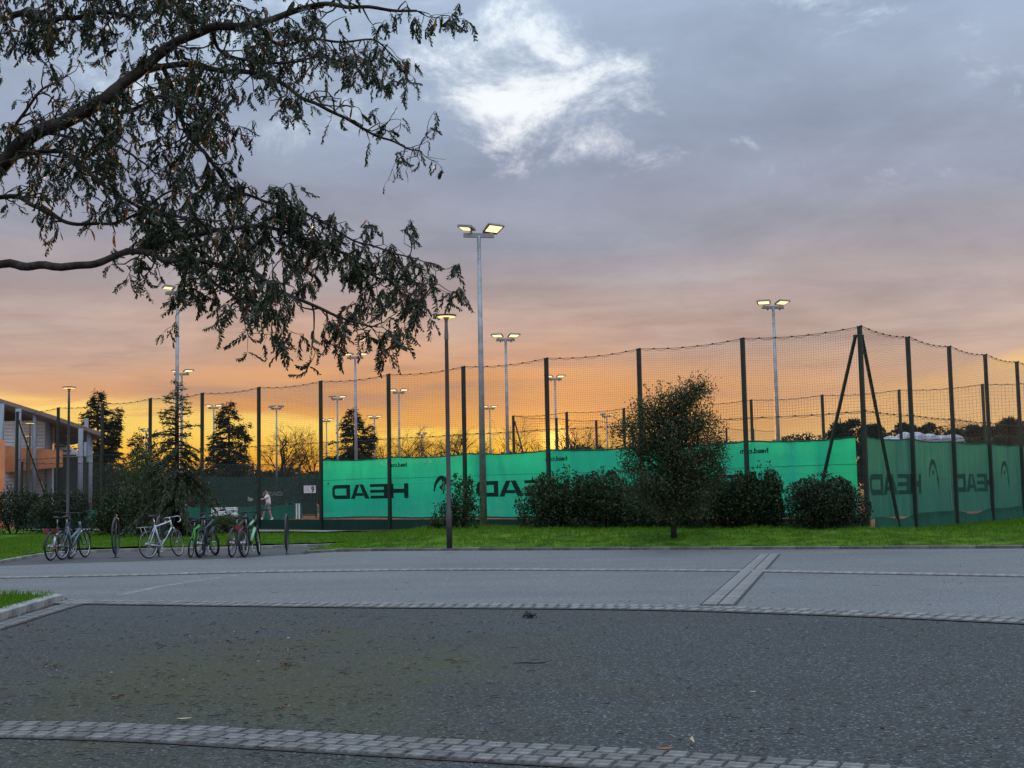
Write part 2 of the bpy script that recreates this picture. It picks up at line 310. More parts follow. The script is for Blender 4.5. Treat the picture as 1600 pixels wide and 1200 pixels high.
# ------------------------------------------------------------------ mesh helpers
class MB:
    def __init__(s): s.v = []; s.f = []
    def add(s, vs, fs):
        o = len(s.v); s.v += [tuple(p) for p in vs]; s.f += [tuple(i+o for i in q) for q in fs]; return s
    def box(s, c, size, rz=0.0, M=None):
        hx, hy, hz = [a/2 for a in size]
        ps = [Vector((x,y,z)) for x in (-hx,hx) for y in (-hy,hy) for z in (-hz,hz)]
        R = M if M is not None else Matrix.Rotation(rz, 3, 'Z')
        ps = [R @ p + Vector(c) for p in ps]
        return s.add(ps, [(0,1,3,2),(4,6,7,5),(0,4,5,1),(2,3,7,6),(0,2,6,4),(1,5,7,3)])
    def tube(s, pts, rad, n=8, cap=True, closed=False):
        pts = [Vector(p) for p in pts]; k = len(pts)
        if not hasattr(rad, '__len__'): rad = [rad]*k
        prev = None; rings = []
        for i, p in enumerate(pts):
            if closed: t = pts[(i+1) % k]-pts[i-1]
            else: t = pts[min(i+1,k-1)]-pts[max(i-1,0)]
            if t.length < 1e-9: t = Vector((0,0,1))
            t.normalize()
            if prev is None:
                a = Vector((0,0,1)) if abs(t.z) < .9 else Vector((1,0,0))
                u = t.cross(a).normalized()
            else:
                u = prev - t*prev.dot(t)
                u = u.normalized() if u.length > 1e-6 else t.orthogonal().normalized()
            prev = u; w = t.cross(u)
            rings.append([p + (u*cos(2*pi*j/n)+w*sin(2*pi*j/n))*rad[i] for j in range(n)])
        vs = [q for r in rings for q in r]; fs = []
        for i in range(k if closed else k-1):
            a = i*n; b = ((i+1) % k)*n
            for j in range(n): fs.append((a+j, a+(j+1)%n, b+(j+1)%n, b+j))
        if cap and not closed:
            fs.append(tuple(range(n-1,-1,-1))); fs.append(tuple((k-1)*n+j for j in range(n)))
        return s.add(vs, fs)
    def lathe(s, c, prof, n=20):
        vs = []; fs = []; k = len(prof)
        for r, z in prof:
            for j in range(n): vs.append((c[0]+r*cos(2*pi*j/n), c[1]+r*sin(2*pi*j/n), c[2]+z))
        for i in range(k-1):
            for j in range(n): fs.append((i*n+j, i*n+(j+1)%n, (i+1)*n+(j+1)%n, (i+1)*n+j))
        return s.add(vs, fs)
    def prism(s, poly, axis_a, axis_b, ext, o=(0,0,0)):
        a, b, e, o = Vector(axis_a), Vector(axis_b), Vector(ext), Vector(o)
        n = len(poly)
        vs = [o+a*p[0]+b*p[1] for p in poly] + [o+a*p[0]+b*p[1]+e for p in poly]
        fs = [tuple(range(n)), tuple(range(2*n-1, n-1, -1))]
        for i in range(n): fs.append((i, i+n, (i+1)%n+n, (i+1)%n))
        return s.add(vs, fs)
    def quad(s, a, b, c, d): return s.add([a,b,c,d], [(0,1,2,3)])
    def mesh(s, name, m, smooth=False):
        me = bpy.data.meshes.new(name); me.from_pydata(s.v, [], s.f); me.materials.append(m)
        bm = bmesh.new(); bm.from_mesh(me); bmesh.ops.recalc_face_normals(bm, faces=bm.faces); bm.to_mesh(me); bm.free()
        if smooth: me.polygons.foreach_set('use_smooth', [True]*len(me.polygons))
        return me
    def build(s, name, m, parent=None, smooth=False, **kw):
        return link(name, s.mesh(name, m, smooth), parent, **kw)
def link(name, me, parent=None, loc=None, rot=None, scl=None, label=None, kind=None):
    o = bpy.data.objects.new(name, me); COL.objects.link(o)
    if parent is not None: o.parent = parent
    if loc is not None: o.location = loc
    if rot is not None: o.rotation_euler = rot
    if scl is not None: o.scale = scl if hasattr(scl, '__len__') else (scl,)*3
    if label: o['label'] = label
    if kind: o['kind'] = kind
    return o
def tag(o, label, cat, group=None):
    o['label'] = label; o['category'] = cat
    if group: o['group'] = group
    return o
def thing(name, label, cat, loc=(0,0,0), rz=0.0, group=None):
    o = bpy.data.objects.new(name, None); COL.objects.link(o); o.location = loc; o.rotation_euler = (0,0,rz)
    o.empty_display_size = .2
    return tag(o, label, cat, group)
def npmesh(name, V, k, m):
    V = np.asarray(V, dtype=np.float32).reshape(-1,3); n = len(V)//k
    me = bpy.data.meshes.new(name); me.vertices.add(len(V)); me.vertices.foreach_set('co', V.ravel())
    me.loops.add(n*k); me.loops.foreach_set('vertex_index', np.arange(n*k, dtype=np.int32))
    me.polygons.add(n); me.polygons.foreach_set('loop_start', np.arange(0, n*k, k, dtype=np.int32))
    try: me.polygons.foreach_set('loop_total', np.full(n, k, dtype=np.int32))
    except Exception: pass
    me.materials.append(m); me.update(calc_edges=True); return me
def unit(a): return a/np.maximum(np.linalg.norm(a, axis=-1, keepdims=True), 1e-9)
def leaves(c, a, L, W, rng=RNG, fold=.0):            # rhombic leaves: centres c, axes a
    n = len(c); a = unit(a); r = unit(rng.normal(size=(n,3))); b = unit(np.cross(a, r))
    L = np.asarray(L).reshape(-1,1); W = np.asarray(W).reshape(-1,1)
    q = np.stack([c-a*L/2, c+b*W/2-a*L*.08, c+a*L/2, c-b*W/2-a*L*.08], axis=1)
    return q.reshape(-1,3)
def struct(name, me): 
    o = link(name, me); o['kind'] = 'structure'; return o
def resample(pts, step):
    pts = [Vector(p) for p in pts]; out = [pts[0]]; acc = 0.0
    for a, b in zip(pts, pts[1:]):
        L = (b-a).length; d = step-acc
        while d <= L:
            out.append(a.lerp(b, d/L)); d += step
        acc = L-(d-step)
    return out
def smooth_curve(pts, n=8):                              # Catmull-Rom through the points
    P = [Vector(p) for p in pts]; P = [P[0]*2-P[1]] + P + [P[-1]*2-P[-2]]; out = []
    for i in range(1, len(P)-2):
        for k in range(n):
            t = k/n; a, b, c, d = P[i-1], P[i], P[i+1], P[i+2]
            out.append(.5*((2*b)+(c-a)*t+(2*a-5*b+4*c-d)*t*t+(3*b-a-3*c+d)*t*t*t))
    out.append(P[-2]); return out
def sheet(name, poly, zf, m, inner=None):
    pts = [Vector((p[0],p[1])) for p in poly]; n = len(pts); edges = [(i,(i+1)%n) for i in range(n)]
    allp = pts + [Vector(p) for p in (inner or [])]
    vs, es, fs, *_ = geometry.delaunay_2d_cdt(allp, edges, [], 1, 1e-5)
    me = bpy.data.meshes.new(name); me.from_pydata([(v.x, v.y, zf(v.x, v.y)) for v in vs], [], fs); me.materials.append(m)
    bm = bmesh.new(); bm.from_mesh(me); bmesh.ops.recalc_face_normals(bm, faces=bm.faces)
    if sum(f.normal.z for f in bm.faces) < 0: bmesh.ops.reverse_faces(bm, faces=bm.faces)
    bm.to_mesh(me); bm.free()
    me.polygons.foreach_set('use_smooth', [True]*len(me.polygons))
    return me
def inside(x, y, poly):
    c = False; n = len(poly); j = n-1
    for i in range(n):
        xi, yi = poly[i][0], poly[i][1]; xj, yj = poly[j][0], poly[j][1]
        if (yi > y) != (yj > y) and x < (xj-xi)*(y-yi)/(yj-yi)+xi: c = not c
        j = i
    return c

# ------------------------------------------------------------------ court frame
ZC = .10
C0 = D(1357, 835, 35.0); C0.z = ZC
ud = Vector((-2460, F, 0)).normalized(); wd = Vector((ud.y, -ud.x, 0))
RU = atan2(ud.y, ud.x); RW = atan2(wd.y, wd.x)
BAY = 3.69; SBAY = 3.62
def CW(s, t, z=ZC): p = C0 + ud*s + wd*t; return Vector((p.x, p.y, z))

# ------------------------------------------------------------------ ground
def flat(z): return lambda x, y: z
ring = [(2500*cos(2*pi*i/48), 2500*sin(2*pi*i/48)) for i in range(48)]
struct('ground', sheet('ground', ring, flat(-.04), MT['field']))
struct('parking_lot', sheet('parking_lot', [(-40,-25),(40,-25),(40,50),(-60,50)], flat(0), MT['lot']))
mid_px = [(-300,938),(130,942),(400,944),(600,946),(800,947.5),(950,949),(1100,952),(1300,958.5),(1450,964),(1600,970.5),(1900,984)]
mid_w = smooth_curve([G(*p) for p in mid_px], 10)
fk_px = [(478,865),(500,863.2),(560,861.5),(700,860.5),(1000,859.5),(1300,858.3),(1600,857),(2100,855)]
fk = smooth_curve([G(*p) for p in fk_px], 8)
bk_px = [(-260,935),(-100,902),(0,881),(30,875),(65,869),(110,865),(200,862),(320,859.5),(400,857.5),(480,855),(550,852.5)]
bk = smooth_curve([G(*p) for p in bk_px], 8)
road_poly = [(p.x,p.y) for p in mid_w] + [(p.x,p.y) for p in reversed(fk)] + [(p.x,p.y) for p in reversed(bk)]
struct('road', sheet('road', [(p.x,p.y) for p in mid_w] + [(45,31.5),(45,60),(-60,60),(-60,22)], flat(.004), MT['road']))
bay_poly = [(p.x,p.y) for p in bk[14:]] + [(G(478,866).x, G(478,866).y), (G(330,874).x, G(330,874).y), (G(120,880).x, G(120,880).y), (G(0,884.5).x, G(0,884.5).y)]
struct('bike_bay', sheet('bike_bay', bay_poly, flat(.008), MT['bay']))

# lawn
def kerb_y(x, line=fk):
    best = line[0].y
    for a, b in zip(line, line[1:]):
        if min(a.x,b.x) <= x <= max(a.x,b.x) and abs(b.x-a.x) > 1e-6: best = a.y+(b.y-a.y)*(x-a.x)/(b.x-a.x)
    return best
def sm(x, a, b):
    t = max(0, min(1, (x-a)/(b-a))); return t*t*(3-2*t)
def fence_t(x, y): return (Vector((x,y,0))-Vector((C0.x,C0.y,0))).dot(wd)
def fence_s(x, y): return (Vector((x,y,0))-Vector((C0.x,C0.y,0))).dot(ud)
def lawn_z(x, y):
    d = y - kerb_y(x); t = -fence_t(x, y)
    lump = noise.noise(Vector((x*.5, y*.5, 3)))*.05 + noise.noise(Vector((x*1.7, y*1.7, 9)))*.02
    mound = .24*sm(x, -5.2, -2.0)*sm(d, 0, 3.2)*(.35+.65*sm(t, .3, 2.2))*(1-.35*sm(x, 8, 13))
    return .078 + .047*sm(d, .05, .9) + mound + lump*sm(abs(d), 0, 1.2)
fl = CW(44, -.28); fl2 = CW(13.4, -.28)
p545 = bk[-1]
bk_in = [p + Vector((0,.06,0)) for p in bk]
right_back = [CW(-.2,-.28)] + [CW(-.28, t) for t in (3,8,14,20,30)]
lawn_poly = [(p.x,p.y) for p in bk_in] + [(G(520,857.5).x, G(520,857.5).y)] + [(p.x,p.y+.06) for p in fk] + [(40, 60)] + \
            [(p.x,p.y) for p in reversed(right_back)] + [(CW(s,-.28).x, CW(s,-.28).y) for s in (6,13,20,28,36,44)] + [(-46,70),(-75,70),(-75,19.6)]
xs = [p[0] for p in lawn_poly]; inn = []
for gx in np.arange(-40, 30, .6):
    for gy in np.arange(22, 62, .6):
        jx, jy = gx+random.uniform(-.2,.2), gy+random.uniform(-.2,.2)
        if inside(jx, jy, lawn_poly): inn.append((jx, jy))
struct('lawn', sheet('lawn', lawn_poly, lawn_z, MT['soil'], inn))
# path and bare earth at the foot of the left part of the fence
pp = [G(300,842,.135), G(380,840,.135), G(470,839,.135), G(548,838,.135)]
pb = [CW(18.3,-.9), CW(24,-1.1), CW(28,-1.1), CW(33,-1.1)]
def path_strip(name, m, t0, t1, s0, s1, dz):
    q = [CW(s, t0) for s in np.linspace(s0, s1, 12)] + [CW(s, t1) for s in np.linspace(s1, s0, 12)]
    iq = []
    me = sheet(name, [(p.x,p.y) for p in q], lambda x, y: lawn_z(x, y)+dz, m)
    struct(name, me)
path_strip('gravel_path', MT['path'], -2.3, -1.1, 19.5, 40, .06)
path_strip('bare_earth', MT['earth'], -1.1, -.05, 18.0, 40, .05)
# clay court
q = [CW(-.02,.02), CW(60,.02), CW(60,60), CW(-.02,60)]
struct('clay_court', sheet('clay_court', [(p.x,p.y) for p in q], flat(ZC-.01), MT['clay']))

# grass blades
def scatter_blades(poly, n, zf, hmin, hmax, w, xr, yr, dens=None):
    pts = []
    while len(pts) < n:
        x, y = random.uniform(*xr), random.uniform(*yr)
        if inside(x, y, poly) and (dens is None or random.random() < dens(x, y)): pts.append((x, y, zf(x, y)))
    P = np.array(pts); k = len(P)
    cl = np.array([noise.noise(Vector((p[0]*1.3,p[1]*1.3,5)))*.7+noise.noise(Vector((p[0]*4,p[1]*4,2)))*.5 for p in pts]).reshape(-1,1)
    h = RNG.uniform(hmin, hmax, (k,1))*np.clip(1+cl*1.1, .35, 2.1); ang = RNG.uniform(0, 2*pi, k); lean = RNG.normal(0, .45, (k,2))
    b = np.stack([np.cos(ang), np.sin(ang), np.zeros(k)], 1)*w/2
    top = P + np.concatenate([lean*h, h], 1)
    return np.stack([P-b, P+b, top], 1).reshape(-1,3)
path_cut = lambda x, y: 0.0 if (18.0 < fence_s(x, y) < 40 and -2.3 < fence_t(x, y)) else (1.0 if x < 18 else .5)
gb = scatter_blades(lawn_poly, 120000, lambda x, y: lawn_z(x, y)-.01, .035, .105, .020, (-19, 25), (27.5, 52), path_cut)
gr = link('grass', npmesh('grass', gb, 3, MT['grass'])); gr['kind'] = 'stuff'

# ------------------------------------------------------------------ setts
def sett_mesh(l, w, h, m):
    b = MB(); e = .006
    vs = [(-l/2,-w/2,0),(l/2,-w/2,0),(l/2,w/2,0),(-l/2,w/2,0),(-l/2+e,-w/2+e,h),(l/2-e,-w/2+e,h),(l/2-e,w/2-e,h),(-l/2+e,w/2-e,h)]
    b.add(vs, [(4,5,6,7),(0,1,5,4),(1,2,6,5),(2,3,7,6),(3,0,4,7)]); return b.mesh('sett', m)
def band(name, line, rows, pitch, rowd, m, zbed, limit=300, gap=.012, off0=0.0, skew=0.0, depthgap=.012):
    tot = rows*rowd
    line = [Vector((p.x,p.y,0)) for p in line]
    L, Rr = [], []
    for i, p in enumerate(line):
        t = (line[min(i+1,len(line)-1)]-line[max(i-1,0)]).normalized(); nrm = Vector((t.y,-t.x,0))   # towards the camera
        L.append(p - nrm*(.03)); Rr.append(p + nrm*(tot+.03))
    b = MB()
    for i in range(len(line)-1): b.quad((*L[i][:2],zbed),(*Rr[i][:2],zbed),(*Rr[i+1][:2],zbed),(*L[i+1][:2],zbed))
    base = struct(name, b.mesh(name, MT['joint']))
    meshes = [sett_mesh(pitch-gap+random.uniform(-.008,.006), rowd-depthgap+random.uniform(-.008,.004), .016, m) for _ in range(6)]
    for r in range(rows):
        c = []
        for i, p in enumerate(line):
            t = (line[min(i+1,len(line)-1)]-line[max(i-1,0)]).normalized(); c.append(p + Vector((t.y,-t.x,0))*(rowd*(r+.5)))
        pts = resample(c, pitch)
        for i in range(len(pts)-1):
            a, q = pts[i], pts[i+1]; t = (q-a).normalized(); p = a.lerp(q, .5*(r % 2)+.02)
            link('sett', random.choice(meshes), base, (p.x+random.uniform(-.004,.004), p.y+random.uniform(-.004,.004), zbed-.006+random.uniform(0,.004)),
                 (random.uniform(-.01,.01), random.uniform(-.01,.01), atan2(t.y,t.x)+skew+random.uniform(-.03,.03)))
    return base
near = smooth_curve([G(*p) for p in [(-90,1129),(0,1130),(150,1132),(300,1137),(450,1145),(600,1153),(800,1163.5),(1000,1174),(1200,1187),(1400,1201),(1600,1216),(1800,1234),(2100,1262)]], 10)
band('near_sett_band', near, 3, .137, .165, MT['sett'], .006, gap=.017, depthgap=.018)
mv = smooth_curve([G(*p) for p in [(118,938.5),(250,940),(420,942),(560,943.5),(700,944.5),(800,945),(950,946),(1100,948.5),(1300,954.5),(1450,960),(1620,967.5),(1800,976)]], 10)
band('road_edge_sett_band', mv, 2, .155, .30, MT['sett_mid'], .010, gap=.026, depthgap=.05)
fv = smooth_curve([G(*p) for p in [(-40,903),(200,898.5),(400,893.5),(600,890.5),(720,889.5),(900,889.8),(1150,891.3),(1300,894),(1450,896.5),(1630,900),(1800,904)]], 10)
band('centre_sett_line', fv, 1, .19, .42, MT['sett_pale'], .010, depthgap=.02)
sm_ = MB(); sq = [G(*p) for p in [(180,930),(240,917.5),(320,905),(400,894)]]
for a, b_ in zip(sq, sq[1:]): sm_.quad((a.x,a.y,.0065),(b_.x,b_.y,.0065),(b_.x+.16,b_.y,.0065),(a.x+.16,a.y,.0065))
MT['seam'] = mat('seam_asphalt', (.16,.165,.17), var=.5, scale=5, rough=.7)
struct('road_seam', sm_.mesh('road_seam', MT['seam']))
c0, c1 = G(1121.5,946.5), G(1203,866.5)
cl = [c1.lerp(c0, i/20) for i in range(21)]
def crossing():
    d = (c0-c1).normalized(); n = Vector((d.y,-d.x,0)); half = .21
    base = struct('crossing_sett_band', MB().quad(*[(*(p)[:2], .012) for p in (c1-n*(half+.02), c0-n*(half+.02), c0+n*(half+.02), c1+n*(half+.02))]).mesh('crossing_sett_band', MT['joint']))
    L = (c0-c1).length; pitch = L/115
    ms = [sett_mesh(.19+random.uniform(-.006,.003), pitch-.007, .014, MT['sett_pale']) for _ in range(5)]
    for i in range(115):
        for sgn in (-1,1):
            p = c1 + d*(pitch*(i+.5)) + n*(sgn*.105)
            link('sett', random.choice(ms), base, (p.x, p.y, .009+random.uniform(0,.003)), (0,0,atan2(n.y,n.x)+random.uniform(-.01,.01)))
crossing()
lv = smooth_curve([G(*p) for p in [(125,941),(100,945),(60,956),(20,968),(-40,986)]], 8)
band('island_sett_edge', [Vector(p) for p in reversed(lv)], 2, .15, .14, MT['sett'], .008)

# kerbs
def kerb(name, line, m, w=.12, h=.135, step=1.0, out=0.0, jitter=.004):
    root = struct(name, MB().box((line[0].x, line[0].y, .02), (.2,.12,.03)).mesh(name, m))
    pts = resample(line, step)
    for a, b in zip(pts, pts[1:]):
        L = (b-a).length-.012; md = (a+b)/2; hh = h+random.uniform(-jitter,jitter)
        k = MB().prism([(-w/2,0),(w/2,0),(w/2,hh-.012),(w/2-.02,hh),(-w/2+.02,hh),(-w/2,hh-.012)], (0,1,0), (0,0,1), (L,0,0), (-L/2,0,0))
        k.build('kerb_stone', m, root, loc=(md.x, md.y, 0), rot=(0,0,atan2(b.y-a.y,b.x-a.x)))
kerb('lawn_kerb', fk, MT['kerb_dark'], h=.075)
kerb('bike_bay_kerb', bk, MT['kerb'], h=.085)
isl_px = [(-120,1012),(-50,984),(0,966),(45,952),(75,944),(86,940.5),(80,938),(60,937.3),(30,937.6),(-60,938.5),(-140,939)]
isl = smooth_curve([G(*p) for p in isl_px], 6)
kerb('island_kerb', isl, MT['kerb_pale'], w=.22, h=.11, step=.8)
isl_poly = [(p.x,p.y) for p in isl]
struct('traffic_island', sheet('traffic_island', isl_poly, flat(.09), MT['soil']))
ib = scatter_blades(isl_poly, 5000, lambda x, y: .085, .04, .11, .012, (-9, -5), (11, 20))
o = link('island_grass', npmesh('island_grass', ib, 3, MT['grass'])); o['kind'] = 'stuff'

# ------------------------------------------------------------------ fences
def strand(b, p0, p1, r):
    p0, p1 = Vector(p0), Vector(p1); t = (p1-p0).normalized(); u = t.cross(Vector((0,1,0))).normalized()*r; w = Vector((0,r,0))
    vs = [p0+u, p0-u*.5+w*.87, p0-u*.5-w*.87, p1+u, p1-u*.5+w*.87, p1-u*.5-w*.87]
    b.add(vs, [(0,1,4,3),(1,2,5,4),(2,0,3,5)])
def chain_mesh(L, z0, z1, sp, r):
    b = MB(); h = z1-z0; x = -h
    while x < L:
        for sg in (0,1):
            a0, a1 = max(x,0.0), min(x+h, L)
            if a1 > a0:
                za, zb = z0+(a0-x), z0+(a1-x)
                if sg: za, zb = z1-(a0-x), z1-(a1-x)
                strand(b, (a0,0,za), (a1,0,zb), r)
        x += sp
    for zz in (z0+.02, (z0+z1)/2, z1-.01): strand(b, (0,.006,zz), (L,.006,zz), r*1.1)
    me = bpy.data.meshes.new('chain_link_panel'); me.from_pydata(b.v, [], b.f); me.materials.append(MT['wire']); return me
def net_mesh(L, z0, z1, sp, r, sag=.10, bulge=.05):
    b = MB()
    def pt(x, z):
        k = (z-z0)/(z1-z0); u = x/L
        return Vector((x, bulge*sin(pi*u)*sin(pi*k), z-sag*4*u*(1-u)*k + .012*sin(19*u+3*z)))
    nx = int(L/sp)
    for i in range(nx+1):
        x = L*i/nx; zs = np.linspace(z0, z1, 5)
        for a, c in zip(zs, zs[1:]): strand(b, pt(x,a), pt(x,c), r)
    nz = int((z1-z0)/sp)
    for j in range(nz+1):
        z = z0+(z1-z0)*j/nz; xx = np.linspace(0, L, 13)
        for a, c in zip(xx, xx[1:]): strand(b, pt(a,z), pt(c,z), r)
    me = bpy.data.meshes.new('net_panel'); me.from_pydata(b.v, [], b.f); me.materials.append(MT['net']); return me
def cable_mb(L, z, sag=.10):
    b = MB(); n = 24; ps = []
    for i in range(n+1):
        u = i/n; ps.append((L*u, 0, z-sag*4*u*(1-u)+.02))
    b.tube(ps, .008, 5)
    k = 7
    for i in range(k):                                     # scalloped lacing under the cable, with a clip at each tie
        u0, u1 = i/k, (i+1)/k; q = []
        for j in range(7):
            u = u0+(u1-u0)*j/6; q.append((L*u, .01, z-sag*4*u*(1-u)+.018-.055*sin(pi*j/6)))
        b.tube(q, .006, 4)
        b.box((L*u0, 0, z-sag*4*u0*(1-u0)+.02), (.055,.03,.045))
    return b
FZ = 5.9                                                     # post height above the base
def post_mesh(h, w=.11): return MB().box((0,0,h/2), (w,w,h)).box((0,0,h+.008), (w+.012,w+.012,.016)).mesh('post', MT['post'])
def fence(name, label, root_p, rz, n, L, h=FZ, mid=3.45, braces=(), netsp=.075, posts=None, has_net=True, chain=True, chsp=.085, first=0, w=.11, wr=.0026, nr=.0022):
    root = thing(name, label, 'fence', root_p, rz)
    pm = post_mesh(h, w); cm = chain_mesh(L, .05, mid, chsp, wr) if chain else None
    nm = net_mesh(L, mid, h-.05, netsp, nr) if has_net else None
    cab = cable_mb(L, h-.05).mesh('cable', MT['wire']); mc = cable_mb(L, mid, .03).mesh('cable', MT['wire'])
    for i in range(first, n+1): link('post', pm, root, (i*L, 0, -.05))
    for i in range(n):
        if chain: link('chain_link_panel', cm, root, (i*L, -.07, 0)); link('cable', mc, root, (i*L, -.075, 0))
        if has_net: link('net_panel', nm, root, (i*L, -.06, 0)); link('cable', cab, root, (i*L, -.06, 0))
    for (x0, x1, y0, y1, hz) in braces:
        b = MB(); a = Vector((x0,y0,-.05)); c = Vector((x1,y1,hz)); t = (c-a)
        b.tube([a,c], .055, 4); b.box((x1,y1,hz), (.10,.10,.06)); b.build('brace', MT['post'], root)
    return root
front = fence('court_fence', 'tall dark green ball-stop fence with black netting running along the lawn behind the bushes', CW(0,0), RU, 12, BAY,
              braces=[(1.75,.13,0,0,5.6), (12*BAY,12*BAY+.02,-2.3,-.1,5.4)])
side = fence('court_fence', 'tall dark green ball-stop fence running away from the braced corner post on the right', CW(0,0), RW, 8, SBAY,
             braces=[(2.35,.13,0,0,5.6)], first=1)
# dark kicker strips along the foot of the front fence
def kick(x0, x1, z0, z1, y, wav, seed, nx=26, nz=4, crump=.0):
    b = MB(); vs = []; rs = random.Random(seed)
    ph = rs.uniform(0,9)
    for j in range(nz+1):
        for i in range(nx+1):
            u = i/nx; v = j/nz; x = x0+(x1-x0)*u
            z = z0+(z1-z0)*v - crump*v*(.5+.5*sin(5*u+ph))*sin(pi*u)
            vs.append((x, y+wav*v*sin(x*3.1+ph)+wav*.5*sin(x*9.7+ph*2+v*3)+crump*.35*v*noise.noise(Vector((x*2.2,z*2,seed))), z+wav*.6*v*noise.noise(Vector((x*2.5,seed,0)))))
    fs = [(j*(nx+1)+i, j*(nx+1)+i+1, (j+1)*(nx+1)+i+1, (j+1)*(nx+1)+i) for j in range(nz) for i in range(nx)]
    return b.add(vs, fs)
for i in range(12): kick(i*BAY+.03, (i+1)*BAY-.03, -.06, .46, -.02, .018, i).build('kicker_strip', MT['kicker'], front, True)
for i, (cr, z1) in enumerate([(.12,.48),(.0,.52),(.13,.50),(.05,.52),(.08,.5),(.0,.5),(.1,.5),(0,.5)]):
    x0 = i*SBAY+(.5 if i == 0 else .04)
    kick(x0, (i+1)*SBAY-.04, -.06, z1, .02, .03, i+40, crump=cr).build('kicker_strip', MT['sheet'], side, True)

# ---- windscreens
def wave(x, z, amp, seed): return amp*(sin(x*1.9+seed)*.5+sin(x*4.3+seed*2+z)*.3+noise.noise(Vector((x*.8,z*.8,seed)))*.8)
def screen_sheet(x0, x1, z0, z1, y, amp, seed, sag, step=.25, nz=10, tie=.55, foldamp=0.0):
    nx = int((x1-x0)/step); vs = []
    def top(x):
        u = (x/BAY) % 1.0
        return z1-sag*4*u*(1-u)-.012*abs(sin(pi*x/tie))
    for j in range(nz+1):
        for i in range(nx+1):
            x = x0+(x1-x0)*i/nx; v = j/nz; bot = z0+.02*sin(x*1.3+seed)+.012*abs(sin(pi*x/tie))
            z = bot+(top(x)-bot)*v
            vs.append((x, y+wave(x,z,amp,seed)+foldamp*v*v*sin(x*2*pi/tie), z))
    fs = [(j*(nx+1)+i, j*(nx+1)+i+1, (j+1)*(nx+1)+i+1, (j+1)*(nx+1)+i) for j in range(nz) for i in range(nx)]
    return MB().add(vs, fs), top
# letters in units of the letter height: lists of quads
def HEADQ():
    W = 1.78; q = []
    H = [[(0,0),(.42,0),(.42,1),(0,1)], [(.42,.36),(1.36,.36),(1.36,.64),(.42,.64)], [(1.36,0),(W,0),(W,1),(1.36,1)]]
    E = [[(0,0),(.40,0),(.40,1),(0,1)], [(.40,.0),(1.62,0),(1.62,.20),(.40,.20)], [(.40,.40),(1.62,.40),(1.62,.60),(.40,.60)], [(.40,.80),(1.62,.80),(1.62,1),(.40,1)]]
    A = [[(0,0),(.40,0),(.93,1),(.55,1)], [(1.42,0),(1.85,0),(1.30,1),(.93,1)], [(.52,.20),(1.32,.20),(1.22,.40),(.62,.40)]]
    Dd = [[(0,0),(.36,0),(.36,1),(0,1)], [(.36,0),(1.45,0),(1.38,.26),(.36,.26)], [(.36,.74),(1.38,.74),(1.45,1),(.36,1)],
          [(1.38,.26),(1.45,0),(1.64,.06),(1.50,.33)], [(1.50,.33),(1.64,.06),(1.78,.24),(1.50,.40)], [(1.50,.40),(1.78,.24),(1.78,.76),(1.50,.60)],
          [(1.50,.60),(1.78,.76),(1.64,.94),(1.50,.67)], [(1.50,.67),(1.64,.94),(1.45,1),(1.38,.74)]]
    x = 0
    out = []
    for L, w in ((H,1.78),(E,1.62),(A,1.85),(Dd,1.78)):
        out.append([[(px+x, py) for px, py in qd] for qd in L]); x += w+.07
    return out, x-.07
def logo_quads():
    c = smooth_curve([(-.30,1.50,0),(-.22,1.80,0),(-.06,2.0,0),(.10,2.02,0),(.24,1.88,0),(.34,1.60,0),(.40,1.30,0),(.43,1.08,0)], 5)
    n = len(c); L = []; R = []
    for i, p in enumerate(c):
        t = (c[min(i+1,n-1)]-c[max(i-1,0)]).normalized(); nn = Vector((-t.y,t.x,0)); u = i/(n-1)
        wdt = .030+.052*sin(pi*min(1,u*1.35))**1.2 if u < .75 else .07*(1-u)/.25+.01
        L.append(p+nn*wdt); R.append(p-nn*wdt)
    q = [[(L[i].x,L[i].y),(R[i].x,R[i].y),(R[i+1].x,R[i+1].y),(L[i+1].x,L[i+1].y)] for i in range(n-1)]
    dot = [(.02+.075*cos(a), 1.66+.075*sin(a)) for a in np.linspace(0, 2*pi, 13)[:-1]]
    q += [[(.02,1.66), dot[2*k], dot[2*k+1], dot[(2*k+2)%12]] for k in range(6)]
    return q
def print_mb(quads, fx, y, amp, seed, off, n=4):
    b = MB()
    for q in quads:
        P = [Vector((*fx(*p), 0)) for p in q]
        g = []
        for j in range(n+1):
            for i in range(n+1):
                u, v = i/n, j/n
                p = (P[0]*(1-u)+P[1]*u)*(1-v)+(P[3]*(1-u)+P[2]*u)*v
                g.append((p.x, y+wave(p.x,p.y,amp,seed)+off, p.y))
        b.add(g, [(j*(n+1)+i, j*(n+1)+i+1, (j+1)*(n+1)+i+1, (j+1)*(n+1)+i) for j in range(n) for i in range(n)])
    return b
def text_quads(txt, size):                                # flat triangles of built-in lettering
    cu = bpy.data.curves.new('lettering', 'FONT'); cu.body = txt; cu.size = size; cu.resolution_u = 2; cu.offset = size*.035
    ob = bpy.data.objects.new('lettering', cu); COL.objects.link(ob); dg = bpy.context.evaluated_depsgraph_get()
    me = bpy.data.meshes.new_from_object(ob.evaluated_get(dg)); me.calc_loop_triangles()
    tr = [[tuple(me.vertices[i].co[:2]) for i in t.vertices] for t in me.loop_triangles]
    bpy.data.objects.remove(ob); return tr
HQ, HW = HEADQ(); LQ = logo_quads(); TQ = text_quads('head.com', .30)
def tri_mb(tris, fx, y, amp, seed, off):
    b = MB()
    for t in tris:
        ps = [fx(*p) for p in t]; b.add([(p[0], y+wave(p[0],p[1],amp,seed)+off, p[1]) for p in ps], [tuple(range(len(ps)))])
    return b
